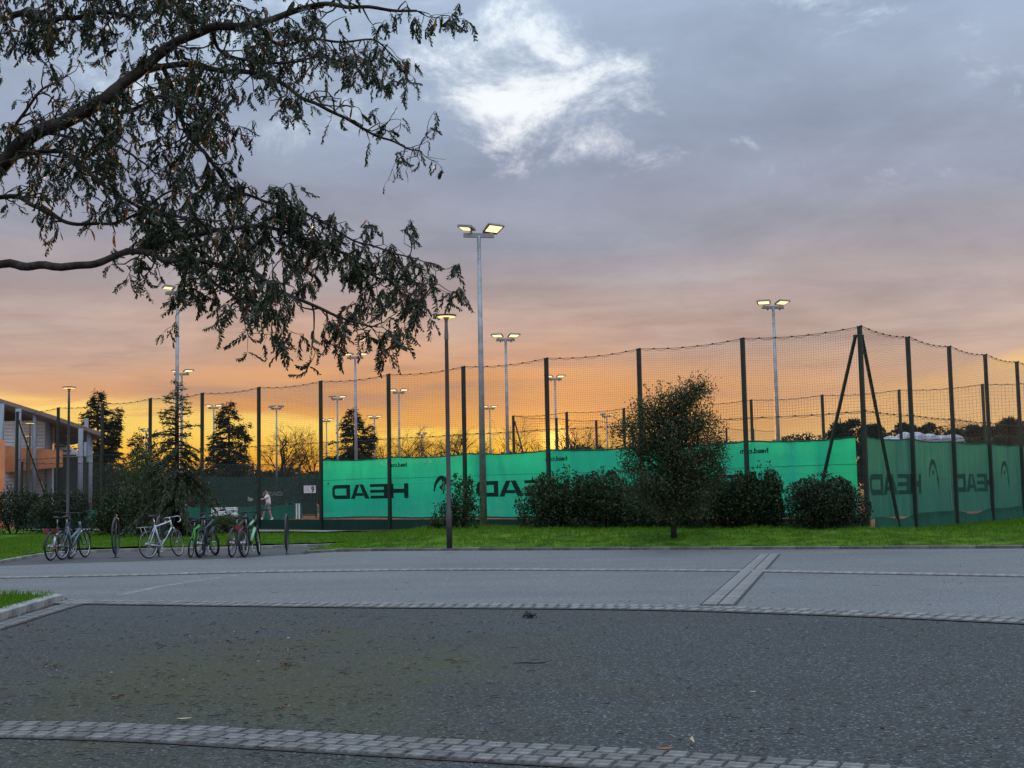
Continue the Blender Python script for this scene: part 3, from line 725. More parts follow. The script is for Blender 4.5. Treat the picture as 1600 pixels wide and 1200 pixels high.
# front screen: three printed banners sewn end to end
FY = -.22
def front_screen():
    edges = [(.35,7.6),(7.62,14.95),(14.97,22.5)]
    names = ['emerald windscreen with mirrored lettering at the braced right-hand corner of the court',
             'emerald windscreen with mirrored lettering behind the pruned tree and hedge, middle of three',
             'emerald windscreen with the fully visible mirrored word at the open end near the gate']
    for k, ((a, b_), w0) in enumerate(zip(edges, (3.0, 10.35, 17.7))):
        r = thing('windscreen', names[k], 'windscreen', CW(0,0), RU, 'printed windscreens on the front fence')
        sh, top = screen_sheet(a, b_, .52, 2.78, FY, .05, 1.0, .07, step=.1, foldamp=.014, tie=.55); sh.build('fabric', MT['screen'], r, True)
        hm = MB(); nx = 60
        hm.tube([(a+(b_-a)*i/nx, FY+wave(a+(b_-a)*i/nx, 2.78, .05, 1.0)+.014*sin((a+(b_-a)*i/nx)*2*pi/.55), top(a+(b_-a)*i/nx)) for i in range(nx+1)], .022, 5)
        hm.tube([(a+(b_-a)*i/nx, FY+wave(a+(b_-a)*i/nx, .52, .05, 1.0), .52+.02*sin((a+(b_-a)*i/nx)*1.3+1)+.012*abs(sin(pi*(a+(b_-a)*i/nx)/.55))) for i in range(nx+1)], .03, 5)
        hm.build('hem', MT['hem'], r, True)
        sc = 4.05/HW; hh = .545
        for nm, L in zip('head', HQ):
            print_mb(L, lambda x, y: (w0+x*sc, 1.235+y*hh), FY, .05, 1.0, .016).build('letter', MT['print'], r)
        rg = [[(.05*cos(a1), .05*sin(a1)), (.05*cos(a2), .05*sin(a2)), (.035*cos(a2), .035*sin(a2)), (.035*cos(a1), .035*sin(a1))] for a1, a2 in zip(np.linspace(0,2*pi,13), np.linspace(0,2*pi,13)[1:])]
        rg += [[(-.012,-.022),(.012,-.022),(.012,.022),(-.012,.022)]]
        print_mb(rg, lambda x, y: (w0+4.28+x*1.2, 1.84+y*1.2), FY, .05, 1.0, .018, 1).build('registered_mark', MT['print'], r)
        if k:
            lg = print_mb(LQ[:-6], lambda x, y: (w0-1.6-x*1.05, .06+y*.93), FY, .05, 1.0, .018, 2).build('logo', MT['print'], r)
            print_mb(LQ[-6:], lambda x, y: (w0-1.6-x*1.05, .06+y*.93), FY, .05, 1.0, .018, 2).build('dot', MT['print'], lg)
        tri_mb(TQ, lambda x, y: (w0+.05+x*.80, 2.40+y*.72), FY, .05, 1.0, .042).build('web_address', MT['print'], r)
        for zz in (1.98,):
            s_ = MB(); s_.tube([(a+(b_-a)*i/nx, FY+.012+wave(a+(b_-a)*i/nx, zz, .05, 1.0), zz+.008*sin(a+9*i/nx)) for i in range(nx+1)], .007, 4); s_.build('seam', MT['hem'], r)
        tw = MB(); x = a+.2
        while x < b_:
            tw.tube([(x, FY, .53), (x+.02, FY+.01, .42)], .008, 4); x += .9
        tw.build('ties', MT['wire'], r)
front_screen()
def side_screen():
    for k, ((a, b_), w0) in enumerate([((.10,7.05),.5), ((7.08,14.1),7.55), ((14.12,24),14.6)]):
        nm = ['weathered dull green windscreen on the side fence, beside the braced corner post', 'weathered dull green windscreen farther along the side fence under the white canopy',
              'weathered dull green windscreen on the side fence at the right-hand edge'][k]
        r = thing('windscreen', nm, 'windscreen', CW(0,0), RW, 'faded windscreens on the side fence')
        sh, top = screen_sheet(a, b_, 0.42+.03*k, 2.78, .10, .05, 5.0, .07, step=.1, tie=.5, foldamp=.016); sh.build('fabric', MT['screen_old'], r, True)
        hm = MB(); nx = 60; hm.tube([(a+(b_-a)*i/nx, .10+wave(a+(b_-a)*i/nx,2.78,.05,5.0), top(a+(b_-a)*i/nx)) for i in range(nx+1)], .018, 5); hm.build('hem', MT['hem'], r, True)
        sc = 3.9/HW; hh = .60
        for L in HQ: print_mb(L, lambda x, y: (w0+3.9-x*sc, 1.10+y*hh), .10, .05, 5.0, -.014).build('letter', MT['print_old'], r)
        lg = print_mb(LQ[:-6], lambda x, y: (w0+5.0+x*.9, .20+y*.93), .10, .05, 5.0, -.014, 2).build('logo', MT['print_old'], r)
        print_mb(LQ[-6:], lambda x, y: (w0+5.0+x*.9, .20+y*.93), .10, .05, 5.0, -.014, 2).build('dot', MT['print_old'], lg)
side_screen()

# far fences round the court
back_s0 = -4.0
def far_fence(label, p, rz, n, L, h=5.9, mid=3.45, braces=(), net=True, w=.115, first=0):
    return fence('court_fence', label, p, rz, n, L, h, mid, braces, netsp=.16, chsp=.17, has_net=net, w=w, wr=.005, nr=.0045, first=first)
far_fence('dark post-and-net fence on the far side of the court, seen above the emerald screens', CW(-3.4,24.2), RU, 9, 3.9, braces=[(33.2,35.0,0,0,5.5)])
far_fence('distant post-and-net fence receding to the right behind the sunlit gap', CW(31.7,24.2), RW, 8, 4.3, first=1)
endf = far_fence('lower chain-link fence with dark mesh closing the left end of the court', CW(12*BAY,.3), RW, 5, BAY, h=3.4, mid=3.3, net=False, w=.09)
endg = far_fence('lower chain-link fence beyond the numbered gate at the left end', CW(12*BAY,.3)+wd*(BAY*5+1.9), RW, 8, BAY, h=3.4, mid=3.3, net=False, w=.09)
EX = CW(12*BAY,.3)
r = thing('windscreen', 'dark see-through mesh screen with pale print behind the tennis player', 'windscreen', EX, RW, 'mesh screens on the end fence')
sh, top = screen_sheet(10.5, BAY*5-.1, .55, 2.62, -.12, .04, 9.0, .05); sh.build('fabric', MT['farscreen'], r, True)
sc = 1.5/HW
for L in HQ: print_mb(L, lambda x, y: (15.4+x*sc, 1.42+y*.24), -.12, .04, 9.0, -.02, 2).build('letter', MT['farprint'], r)
SHL = ['crumpled green sheet at the foot of the end fence left of the hanging conifer', 'crumpled green sheet at the foot of the end fence behind the hanging conifer',
       'crumpled green sheet at the foot of the end fence under the white bench', 'crumpled green sheet low on the end fence just left of the player', 'crumpled green sheet low on the end fence between the player and the gate']
for i in range(5):
    o = kick(i*BAY+.05, (i+1)*BAY-.05, .0, .85, -.28, .06, i+70, crump=.16).build('ground_sheet', MT['sheet'], None, True)
    o.location = EX; o.rotation_euler = (0,0,RW)
    tag(o, SHL[i], 'sheet', 'green sheets along the end fence')
r = thing('windscreen', 'long dark mesh screen on the fence behind the gate, under the bare trees', 'windscreen', EX+wd*(BAY*5+.2)+ud*.3, RW, 'mesh screens on the end fence')
sh, top = screen_sheet(0.0, BAY*6, 1.0, 2.75, -.12, .04, 12.0, .05); sh.build('fabric', MT['farscreen'], r, True)
# dark shrubbery band and screen farther back on the left
# gate with the number board
gt = thing('court_gate', 'dark green steel mesh gate with white number board beside the emerald screen', 'gate', EX+wd*(BAY*5-.35), RW)
b = MB()
for x in (0,1.7): b.box((x,0,1.25), (.07,.07,2.5))
for z in (.15,1.2,2.45): b.box((.85,0,z), (1.63,.06,.06))
b.build('gate_frame', MT['post'], gt)
link('chain_link_panel', chain_mesh(1.62, .2, 2.4, .12, .004), gt, (.04,0,0))
b = MB(); b.box((.85,-.03,.66), (1.5,.012,.9)); b.build('lower_panel', MT['farscreen'], gt)
b = MB(); b.box((1.12,-.06,1.78), (.98,.02,.46)); brd = b.build('number_board', MT['white'], gt)
t9 = MB()
for t in text_quads('9', .52): t9.add([(1.22+p[0], -.076, 1.60+p[1]) for p in t], [(0,1,2)])
t9.build('numeral', MT['black'], brd)
tl = MB()
for k in range(3): tl.box((.86, -.074, 1.68+.1*k), (.42-.06*k,.004,.012))
tl.build('small_print', MT['lampgrey'], brd)
# white things on the court
b = MB(); px = D(603,814,46.6); b.box((0,0,.16), (.15,.08,.32)); b.box((0,0,.335), (.17,.10,.03))
o = b.build('marker_post', MT['white'], None); o.location = (px.x, px.y+1.2, ZC); tag(o, 'short white post on the red clay below the emerald screen beside a fence post', 'post')
for i, (xx, lb) in enumerate([(463.5,'thin white post on the clay beside the gate, left one of the pair'),(467.5,'thin white post on the clay beside the gate, right one of the pair')]):
    p = D(xx, 800, 76); b = MB(); b.box((0,0,.45), (.09,.07,.9)); b.box((0,0,.91), (.11,.09,.03)); o = b.build('marker_post', MT['white'], None); o.location = (p.x, p.y, ZC); tag(o, lb, 'post', 'white posts by the gate')
# white slatted bench
p = G(352,812,ZC)
bn = thing('court_bench', 'white slatted bench on the clay court behind the bicycles', 'bench', (D(350,805,66).x, 66, ZC), radians(8))
for k in range(4):
    MB().box((0,.30,.52+.10*k), (1.35,.025,.065)).build('slat', MT['white'], bn)
for k in range(4):
    MB().box((.0,-.18+.13*k,.45), (1.5,.10,.03)).build('slat', MT['white'], bn)
for sx in (-.55,.55):
    MB().box((sx,-.14,.22), (.05,.05,.43)).build('leg', MT['white'], bn); MB().box((sx,.25,.44), (.05,.05,.88)).build('leg', MT['white'], bn)

# ------------------------------------------------------------------ sports hall on the left
MT['clad'] = mat('pale_cladding', (.70,.77,.84), var=.10, scale=2, rough=.55, metal=.0)
MT['orange'] = mat('orange_render', (.62,.26,.12), var=.12, scale=1.2, rough=.85, bump=.15)
MT['roofm'] = mat('roof_metal', (.20,.16,.14), var=.15, rough=.6)
MT['colm'] = mat('column_paint', (.20,.235,.28), var=.1, rough=.5)
MT['soffit'] = mat('soffit', (.16,.14,.13), var=.15, rough=.7)
MT['greyblk'] = mat('slate_grey_cladding', (.085,.10,.12), var=.15, rough=.6)
hall = thing('sports_hall', 'sports hall with sloping overhanging roof, pale slatted walls and orange volumes', 'building', (-29,78,0))
HO = Vector((-29,78,0))
def hb(px, py, y): return D(px, py, y) - HO
prof = [(x*1.0243, 1.5+(z-1.5)*1.0243) for x, z in [(-24.3,5.42),(-27.3,6.52),(-30.4,7.55),(-36,9.1),(-46,10.8)]]
poly = prof + [(x, z-.30) for x, z in reversed(prof)]
MB().prism(poly, (1,0,0), (0,0,1), (-16,28,0), (0-HO.x,75.8-HO.y,0)).build('roof', MT['soffit'], hall)
fp = [(x, z+.02) for x, z in prof] + [(x, z-.22) for x, z in reversed(prof)]
MB().prism(fp, (1,0,0), (0,0,1), (0,.08,0), (0-HO.x,75.7-HO.y,0)).build('fascia', MT['roofm'], hall)
sl_m = {}
def slats(x0, x1, z0, z1, y, step=.22, slope=None):
    z = z0
    me = MB().prism([(0,0),(.05,.02),(.05,step-.05),(0,step-.02)], (0,-1,0), (0,0,1), (x1-x0,0,0)).mesh('slat', MT['clad'])
    while z < z1:
        link('slat', me, hall, (x0-HO.x, y-HO.y, z)); z += step
MB().box((-33.5-HO.x,78.35-HO.y,3.2), (9.2,.5,6.6)).build('wall', MT['clad'], hall)
slats(-38.0, -30.0, .1, 6.3, 78.08); slats(-29.98, -28.9, .1, 7.0-.6, 78.08)
for px, y, r in [(1,75,.17),(28,75,.17),(54,76,.13),(76,77.6,.22),(126,75.4,.15),(140,76.2,.18),(134.5,90,.14)]:
    x = D(px,700,y).x; zt = np.interp(-x, [24.3,27.3,30.4,36], [5.42,6.52,7.55,9.1])-.3
    MB().tube([(x-HO.x,y-HO.y,-.05),(x-HO.x,y-HO.y,zt)], r, 10).build('column', MT['colm'], hall, True)
a, b_ = hb(100,681,79), hb(140,676,79)
MB().tube([a,b_], .11, 4).build('beam', MT['galv'], hall)
P = [D(8,697,76.5), D(98,704,76.5), D(98,729.5,76.5), D(8,738,76.5)]
MB().prism([(p.x,p.z) for p in P], (1,0,0), (0,0,1), (-.6,1.4,0), (-HO.x,76.5-HO.y,0)).build('orange_volume', MT['orange'], hall)
x8 = D(8,700,71).x; zt = D(4,686,71).z
b = MB(); q = [(x8-6,-.1),(x8,-.1),(x8,zt-.25),(x8-.08,zt-.08),(x8-.25,zt),(x8-6,zt)]
b.prism(q, (1,0,0), (0,0,1), (-1.75,4,0), (-HO.x,71-HO.y,0)).build('orange_wall', MT['orange'], hall)
xa, xb = D(77,730,80).x, D(139,730,80).x; zt = D(110,714,80).z
MB().prism([(xa,-.05),(xb,-.05),(xb,zt),(xa,zt)], (1,0,0), (0,0,1), (-4.5,8,0), (-HO.x,80-HO.y,0)).build('grey_block', MT['greyblk'], hall)
rb = MB().box((0,0,zt/2), (.09,.06,zt-.05)).mesh('rib', MT['greyblk'])
for i in range(15): link('rib', rb, hall, (xa+(xb-xa)*(i+.5)/15-HO.x, 79.97-HO.y, 0))
P = [D(79,680,86), D(90,683,86), D(131,713,86), D(79,716,86)]
MB().prism([(p.x,p.z) for p in P], (1,0,0), (0,0,1), (-5,8,0), (-HO.x,86-HO.y,0)).build('low_gable', MT['clad'], hall)
for k in range(4):
    z = D(79,712-7*k,86).z; x1 = D(120-9*k,700,86).x; x0 = D(79,700,86).x
    MB().box(((x0+x1)/2-HO.x, 85.97-HO.y, z), (x1-x0,.05,.10)).build('slat', MT['greyblk'], hall)

# white canopy beyond the side fence
cp = D(1395,695,72); cp2 = D(1508,695,72)
sh = thing('canopy_shelter', 'white billowing canopy roof showing above the weathered windscreens on the right', 'shelter', (cp.x,72,-.04))
W = (cp2.x-cp.x); nb = 6
MT['tarp'] = fabric_mat('white_tarpaulin', (.62,.66,.74), (.7,.72,.78), .35, .08)
zc = D(1450,694,72).z+.04
MT['beige'] = mat('beige_wall', (.36,.30,.22), var=.15, rough=.8)
for i in range(nb):
    a, b_ = W*i/nb, W*(i+1)/nb; vs = []; nx, ny = 10, 6
    hgt = .52+.12*sin(i*1.1)
    for j in range(ny+1):
        for k in range(nx+1):
            u, v = k/nx, j/ny
            vs.append((a+(b_-a)*u, 2.4*v, zc+.15+hgt*sqrt(max(0,sin(pi*u)))*(.55+.45*sin(pi*(.15+.7*v)))-.22*(1-v)*(i == 0)))
    fs = [(j*(nx+1)+k, j*(nx+1)+k+1, (j+1)*(nx+1)+k+1, (j+1)*(nx+1)+k) for j in range(ny) for k in range(nx)]
    MB().add(vs, fs).build('awning', MT['tarp'], sh, True)
    c = MB(); c.tube([(a,0,zc-.25),(a+(b_-a)*.5,-.02,zc-.02),(b_,0,zc+.14)], .03, 4); c.build('hoop', MT['black'], sh)
MB().box((W*.68,1.3,(zc)/2), (W*.62,1.8,zc-.1)).build('wall', MT['beige'], sh)
for i in (0,3,6): MB().box((W*i/nb,.02,zc/2), (.07,.07,zc+.2)).build('post', MT['galv'], sh)

# ------------------------------------------------------------------ floodlight masts
def lamp_parts(root, x, y, z, yaw, tilt, sc=1.0, lit=True):
    R = Matrix.Rotation(radians(yaw), 3, 'Z') @ Matrix.Rotation(radians(-tilt), 3, 'X')
    def P(p): return R @ Vector(p)*sc + Vector((x,y,z))
    top = [(-.34,-.24),(.34,-.24),(.30,.26),(-.30,.26)]
    vs = [P((a,b,-.035)) for a, b in top] + [P((a*.92,b*.9,.05)) for a, b in top]
    hd = MB().add(vs, [(0,1,2,3),(4,5,6,7),(0,1,5,4),(1,2,6,5),(2,3,7,6),(3,0,4,7)]); hd.box(P((0,.18,-.08)), (.10*sc,.05*sc,.16*sc), M=R)
    h = hd.build('lamp_head', MT['lampgrey'], root)
    MB().quad(P((-.27,-.19,-.040)),P((.27,-.19,-.040)),P((.25,.15,-.040)),P((-.25,.15,-.040))).build('lens', MT['glow'] if lit else MT['galv'], h)
def mast(label, px, py, d, lamps, rot=0, four=False, dark=False, gz=ZC):
    p = D(px, py, d); hgt = p.z-gz
    rt = thing('floodlight_mast', label, 'floodlight mast', (p.x, d, gz-.05), radians(rot), 'floodlight masts over the tennis courts')
    MB().tube([(0,0,0),(0,0,hgt*.5),(0,0,hgt)], [.125,.095,.065], 12).build('pole', MT['galv'], rt, True)
    MB().box((0,0,hgt), (1.05,.10,.13)).box((0,.055,hgt+.05), (1.02,.02,.10)).build('crossarm', MT['galv'], rt)
    for (sx, yaw, tilt) in lamps: lamp_parts(rt, sx, 0, hgt+.26, yaw, tilt)
    if four:
        for sx in (-.30,.30): lamp_parts(rt, sx, .05, hgt-.02, 180, 6, .7, not dark)
std = [(-.46,-25,14),(.46,20,16)]
mast('tall galvanised floodlight mast nearest the street, rising behind the small laurel', 748, 366, 41.8, [(-.42,-115,6),(.50,25,26)], rot=12)
mast('floodlight mast standing alone left of the braced fence corner', 1208, 479, 60, std, rot=8, four=True)
mast('floodlight mast just right of the nearest mast, its two lamps glowing', 790, 530, 70, std, rot=6, four=True)
mast('tall floodlight mast rising through the hanging conifer, head among the overhanging leaves', 277.5, 456, 53, [(-.40,-60,4),(.45,60,10)], rot=-4, four=True)
mast('floodlight mast whose head meets the lowest leaf tips of the overhanging tree', 555, 558, 79, [(-.46,-50,5),(.46,40,8)], rot=5, four=True)
mast('slim floodlight mast with yellow lamps before the mauve cloud, right of a fence post', 867, 592, 96, std, rot=4, four=True)
mast('slim floodlight mast between the fully visible word and the street lamp, in the orange sky', 623, 613, 107, std, rot=3, four=True)
mast('slim floodlight mast, dark left lamp, left of the dark fir behind the screen', 527, 623, 112, [(-.46,170,10),(.46,20,12)], rot=4, four=True)
mast('floodlight mast with four dark lamps standing before the bare tree', 432, 638, 124, [(-.46,160,22),(.46,200,22)], rot=0, four=True, dark=True)
mast('distant floodlight mast whose arm crosses the top of the hanging conifer', 284, 584, 86, [(-.46,-80,2),(.46,40,10)], rot=0)
mast('distant floodlight mast in front of the dark fir, right side', 585, 653, 142, std, rot=2)
mast('distant floodlight mast just right of a fence post, left of the dark fir', 510, 658, 148, std, rot=2)
mast('distant floodlight mast low against the glow, right of the nearest mast pole', 765, 638, 129, std, rot=2, four=True)
mast('distant floodlight mast with dark lamps left of the round tree', 948, 650, 145, [(-.46,150,24),(.46,30,5)], rot=2, four=True, dark=True)
mast('farthest floodlight mast, dark and tiny, left of the street lamp pole', 659, 679, 181, [(-.46,160,20),(.46,200,20)], rot=0, four=True, dark=True)
mast('distant floodlight mast beside the tall fir right of the hanging conifer', 334, 637, 120, std, rot=2)
mast('distant floodlight mast with dark lamps left of the hanging conifer', 228, 673, 160, [(-.46,160,20),(.46,200,20)], rot=0, four=True, dark=True)

def street_lamp(label, px, py, d, gz):
    p = D(px, py, d); h = p.z-gz
    rt = thing('street_lamp', label, 'street lamp', (p.x, d, gz-.03), 0, 'disc-headed street lamps')
    MB().lathe((0,0,0), [(.0,0),(.075,0),(.075,.9),(.058,.92),(.052,h*.72),(.046,h-.60)], 14).build('pole', MT['lamppost'], rt, True)
    MB().lathe((0,0,0), [(.050,h-.61),(.056,h-.58),(.040,h-.22),(.045,h-.10),(.085,h-.035),(.0,h-.03)], 14).build('neck', MT['lampgrey'], rt, True)
    hd = MB().lathe((0,0,0), [(.085,h-.034),(.262,h-.012),(.268,h+.006),(.255,h+.028),(.10,h+.05),(.0,h+.052)], 28).build('lamp_head', MT['lamppost'], rt, True)
    MB().lathe((0,0,0), [(.10,h-.040),(.19,h-.034),(.245,h-.022)], 28).build('diffuser', MT['glow2'], hd, True)
street_lamp('black disc-headed street lamp standing in the grass near the kerb', 697, 492, 31.7, .14)
street_lamp('black disc-headed street lamp rising behind the leftmost bicycles', 108, 604.5, 50, .12)
street_lamp('glowing disc-headed street lamp in front of the slatted hall wall, taller of two', 47, 660, 71, .0)
street_lamp('small glowing disc-headed street lamp in front of the hall wall, lower of two', 43, 680, 73.5, -.8)

# ------------------------------------------------------------------ shrubs
def shrub(label, px0, px1, ytop, ybase, d, n, L, m, seed, ratio=.45, lobes=9, shoots=6, cat='shrub', name='shrub', group=None, ryf=None, tight=.10):
    rg = np.random.default_rng(seed); rd = random.Random(seed)
    mid = (px0+px1)/2; p = D(mid, ybase, d); gz = lawn_z(p.x, d) if fence_t(p.x, d) < -.1 else ZC
    top = D(mid, ytop, d).z-gz; rx = (px1-px0)/2/F*d; ry = ryf or min(rx*.9, 1.1)
    rt = thing(name, label, cat, (p.x, d, gz-.02), 0, group)
    cs = []; rs = []
    for k in range(lobes):
        a = 2*pi*k/lobes+rd.uniform(-.4,.4); rr = rd.uniform(.35,.72)
        zz = rd.uniform(.30,.72)*top
        cs.append((cos(a)*rr*rx, sin(a)*rr*ry, zz)); rs.append((rx*rd.uniform(.32,.52), ry*rd.uniform(.4,.6), top*rd.uniform(.22,.34)))
    cs.append((0,0,top*.55)); rs.append((rx*.72, ry*.75, top*.45))
    for sgn in (-1,1): cs.append((sgn*rx*.55,0,top*.25)); rs.append((rx*.45,ry*.7,top*.27))
    cs, rs = np.array(cs), np.array(rs)
    idx = rg.integers(0, len(cs), n); dirs = unit(rg.normal(size=(n,3))); r = rg.uniform(0,1,n)**.33
    r = np.where(rg.uniform(size=n) < .30, r, 1+rg.normal(0,tight,n))
    P = cs[idx] + dirs*rs[idx]*r[:,None]
    ok = (P[:,2] > .03) & (P[:,2] < top*1.04); P = P[ok]; dirs = dirs[ok]
    ax = dirs*.6+rg.normal(size=P.shape)*.7+np.array([0,0,.25])
    V = leaves(P, ax, rg.uniform(.7,1.25,len(P))*L, rg.uniform(.8,1.2,len(P))*L*ratio, rg)
    ex = []
    for k in range(int(shoots*1.7)):
        x = rd.uniform(-.8,.8)*rx; y = rd.uniform(-.5,.5)*ry; zb = top*rd.uniform(.75,.92)*sqrt(max(.1,1-(x/rx)**2*.6)); hh = rd.uniform(.18,.55)
        q = np.stack([np.full(22,x)+rg.normal(0,.04,22), np.full(22,y)+rg.normal(0,.04,22), zb+rg.uniform(0,hh,22)], 1)
        ex.append(leaves(q, rg.normal(size=(22,3))*.5+np.array([0,0,.7]), np.full(22,L), np.full(22,L*ratio), rg))
    V = np.concatenate([V]+ex)
    link('foliage', npmesh('foliage', V, 4, m), rt, kind='stuff')
    b = MB()
    for k in range(9):
        a = rd.uniform(0,2*pi); q = (cos(a)*rx*.55, sin(a)*ry*.5, top*rd.uniform(.5,.8))
        b.tube([(cos(a)*.1,sin(a)*.08,-.02),(q[0]*.5,q[1]*.5,q[2]*.5),q], [.03,.022,.008], 5)
    b.build('stems', MT['bark'], rt)
    return rt
shrub('small open laurel at the foot of the nearest floodlight mast', 686, 752, 748, 832, 39.5, 2100, .105, MT['laurel'], 1, lobes=8, shoots=8, tight=.16)
shrub('low sprawling sprig bush left of the small laurel, against the kicker strip', 668, 700, 805, 833, 40.6, 420, .09, MT['laurel'], 2, lobes=5, shoots=3, tight=.2)
shrub('broad dark laurel forming the left end of the hedge row', 812, 925, 742, 834, 38.6, 10500, .10, MT['laurel'], 3, shoots=9)
shrub('dark laurel in the hedge row just left of the round tree', 885, 1010, 735, 834, 37.6, 10500, .10, MT['laurel'], 4, shoots=10)
shrub('low dark shrub hidden behind the trunk of the round tree', 975, 1125, 750, 836, 36.6, 9000, .10, MT['laurel'], 5, shoots=6)
shrub('upright dark shrub right behind the round tree', 1095, 1180, 744, 836, 35.6, 7200, .10, MT['laurel'], 6, shoots=8, tight=.14)
shrub('upright dark shrub with pale shoots left of the clipped round bush', 1150, 1232, 736, 837, 35.0, 7600, .10, MT['laurel'], 7, shoots=10, tight=.14)
shrub('dense rounded dark bush at the foot of the braced corner', 1235, 1351, 737, 840, 33.6, 15000, .085, MT['dense'], 8, lobes=14, shoots=0, tight=.045)
shrub('low weed tuft growing in the grass below the rounded bush', 1252, 1300, 840, 856, 31.9, 380, .09, MT['hazel'], 9, ratio=.2, shoots=0)
shrub('dark bushy shrub at the left edge below the orange wall', -30, 70, 759, 832, 53, 5200, .12, MT['dense'], 10, shoots=6, ryf=1.2)
shrub('dark bushy shrub behind the leftmost bicycles', 50, 138, 764, 832, 52, 5200, .12, MT['dense'], 11, shoots=6, ryf=1.2)
shrub('dark shrub behind the single bicycle stand', 140, 216, 766, 836, 47.5, 4600, .11, MT['laurel'], 12, shoots=6)
shrub('dark shrub under the hanging conifer behind the white bicycle', 196, 268, 758, 838, 46.5, 4600, .11, MT['laurel'], 13, shoots=4)
shrub('tall mid-green hazel-like shrub left of the hanging conifer', 186, 262, 694, 834, 50.5, 6000, .12, MT['hazel'], 14, shoots=9, tight=.2)
shrub('low grey-green shrub behind the dark mountain bicycle', 320, 396, 803, 838, 47.5, 2600, .09, MT['hazel'], 15, shoots=5, tight=.2)
# background shrubs seen through the left fence
for i, (a, c, yt, dd, lb) in enumerate([(330,400,768,92,'dark shrub far behind the end fence, left of the player'),(120,215,720,95,'dark shrub beyond the fence between the two dark firs'),(205,255,672,110,'bushy small tree beyond the fence behind the hanging conifer, left side')]):
    shrub(lb, a, c, yt, 795, dd, 3000, .22, MT['fir'], 20+i, shoots=4)

# ------------------------------------------------------------------ round tree in the lawn
def branchy(b, p0, p1, r0, r1, rd, wob=.08, n=5, sides=5):
    p0, p1 = Vector(p0), Vector(p1); L = (p1-p0).length; pts = []; rr = []
    for i in range(n+1):
        u = i/n; q = p0.lerp(p1,u) + Vector((rd.uniform(-1,1),rd.uniform(-1,1),rd.uniform(-1,1)))*wob*L*(0 if i in (0,n) else 1)
        q.z += .12*L*sin(pi*u)*.6; pts.append(q); rr.append(r0+(r1-r0)*u)
    b.tube(pts, rr, sides, cap=False); return pts
def round_tree():
    rd = random.Random(31); rg = np.random.default_rng(31); d = 32.2
    base = D(1053, 846, d); gz = lawn_z(base.x, d); H = D(1053, 600, d).z-gz; k = d/F
    rt = thing('young_tree', 'loosely pruned small tree with olive leaves on a slim trunk in front of the hedge', 'tree', (base.x, d, gz-.03))
    tr = MB(); tr.tube([(0,0,-.02),(.01,0,.5),(-.03,.02,1.1),(.02,0,2.0),(-.01,.02,2.9),(-.02,0,H*.93)], [.085,.066,.058,.045,.03,.008], 8); tr.build('trunk', MT['bark'], rt, True)
    br = MB(); pts = []
    lob = [(-32,634,30,28),(2,630,46,34),(44,642,32,36),(-55,672,44,42),(48,690,48,42),(0,680,70,48),(-25,730,64,42),(30,735,62,44),(0,765,70,36),(62,745,26,50),(-62,745,22,46),(10,792,50,20),(75,690,16,22),(55,612,12,22)]
    for (ox, y, rx, rz) in lob:
        ox *= .88; c = Vector((ox*k, 0, D(1053+ox, y, d).z-gz))
        nb = int(4+rx*rz/150)
        for j in range(nb):
            v = Vector((rd.gauss(0,1),rd.gauss(0,1),rd.gauss(0,1))).normalized()*rd.uniform(.5,1.0)
            t = c + Vector((v.x*rx*k, v.y*rx*k*.85, v.z*rz*k))
            z0 = max(.75, min(H*.88, t.z-rd.uniform(.35,.9)))
            path = branchy(br, (0,0,z0), t, .020, .004, rd, .06)
            for q in path[2:]: pts.append((q, .22))
            pts.append((t, .26)); pts.append((t+v*.10, .16))
    for j in range(16):
        t = Vector((rd.uniform(-.8,.9),rd.uniform(-.3,.3),H*rd.uniform(.93,1.06)))
        path = branchy(br, (t.x*.4,0,H*.72), t, .012, .003, rd, .05)
        for q in path[2:]: pts.append((q,.07))
    br.build('branches', MT['bark'], rt)
    per = 34; C = np.array([p for p,_ in pts]); S = np.array([s for _,s in pts])
    P = np.repeat(C, per, 0) + rg.normal(size=(len(C)*per,3))*np.repeat(S, per)[:,None]*.62
    P = P[rg.uniform(size=len(P)) < np.repeat(np.where(S<.1,.25,1.0), per)]
    V = leaves(P, rg.normal(size=P.shape)+np.array([0,0,-.2]), rg.uniform(.045,.085,len(P)), rg.uniform(.024,.042,len(P)), rg)
    link('crown', npmesh('crown', V, 4, MT['oak']), rt, kind='stuff')
round_tree()

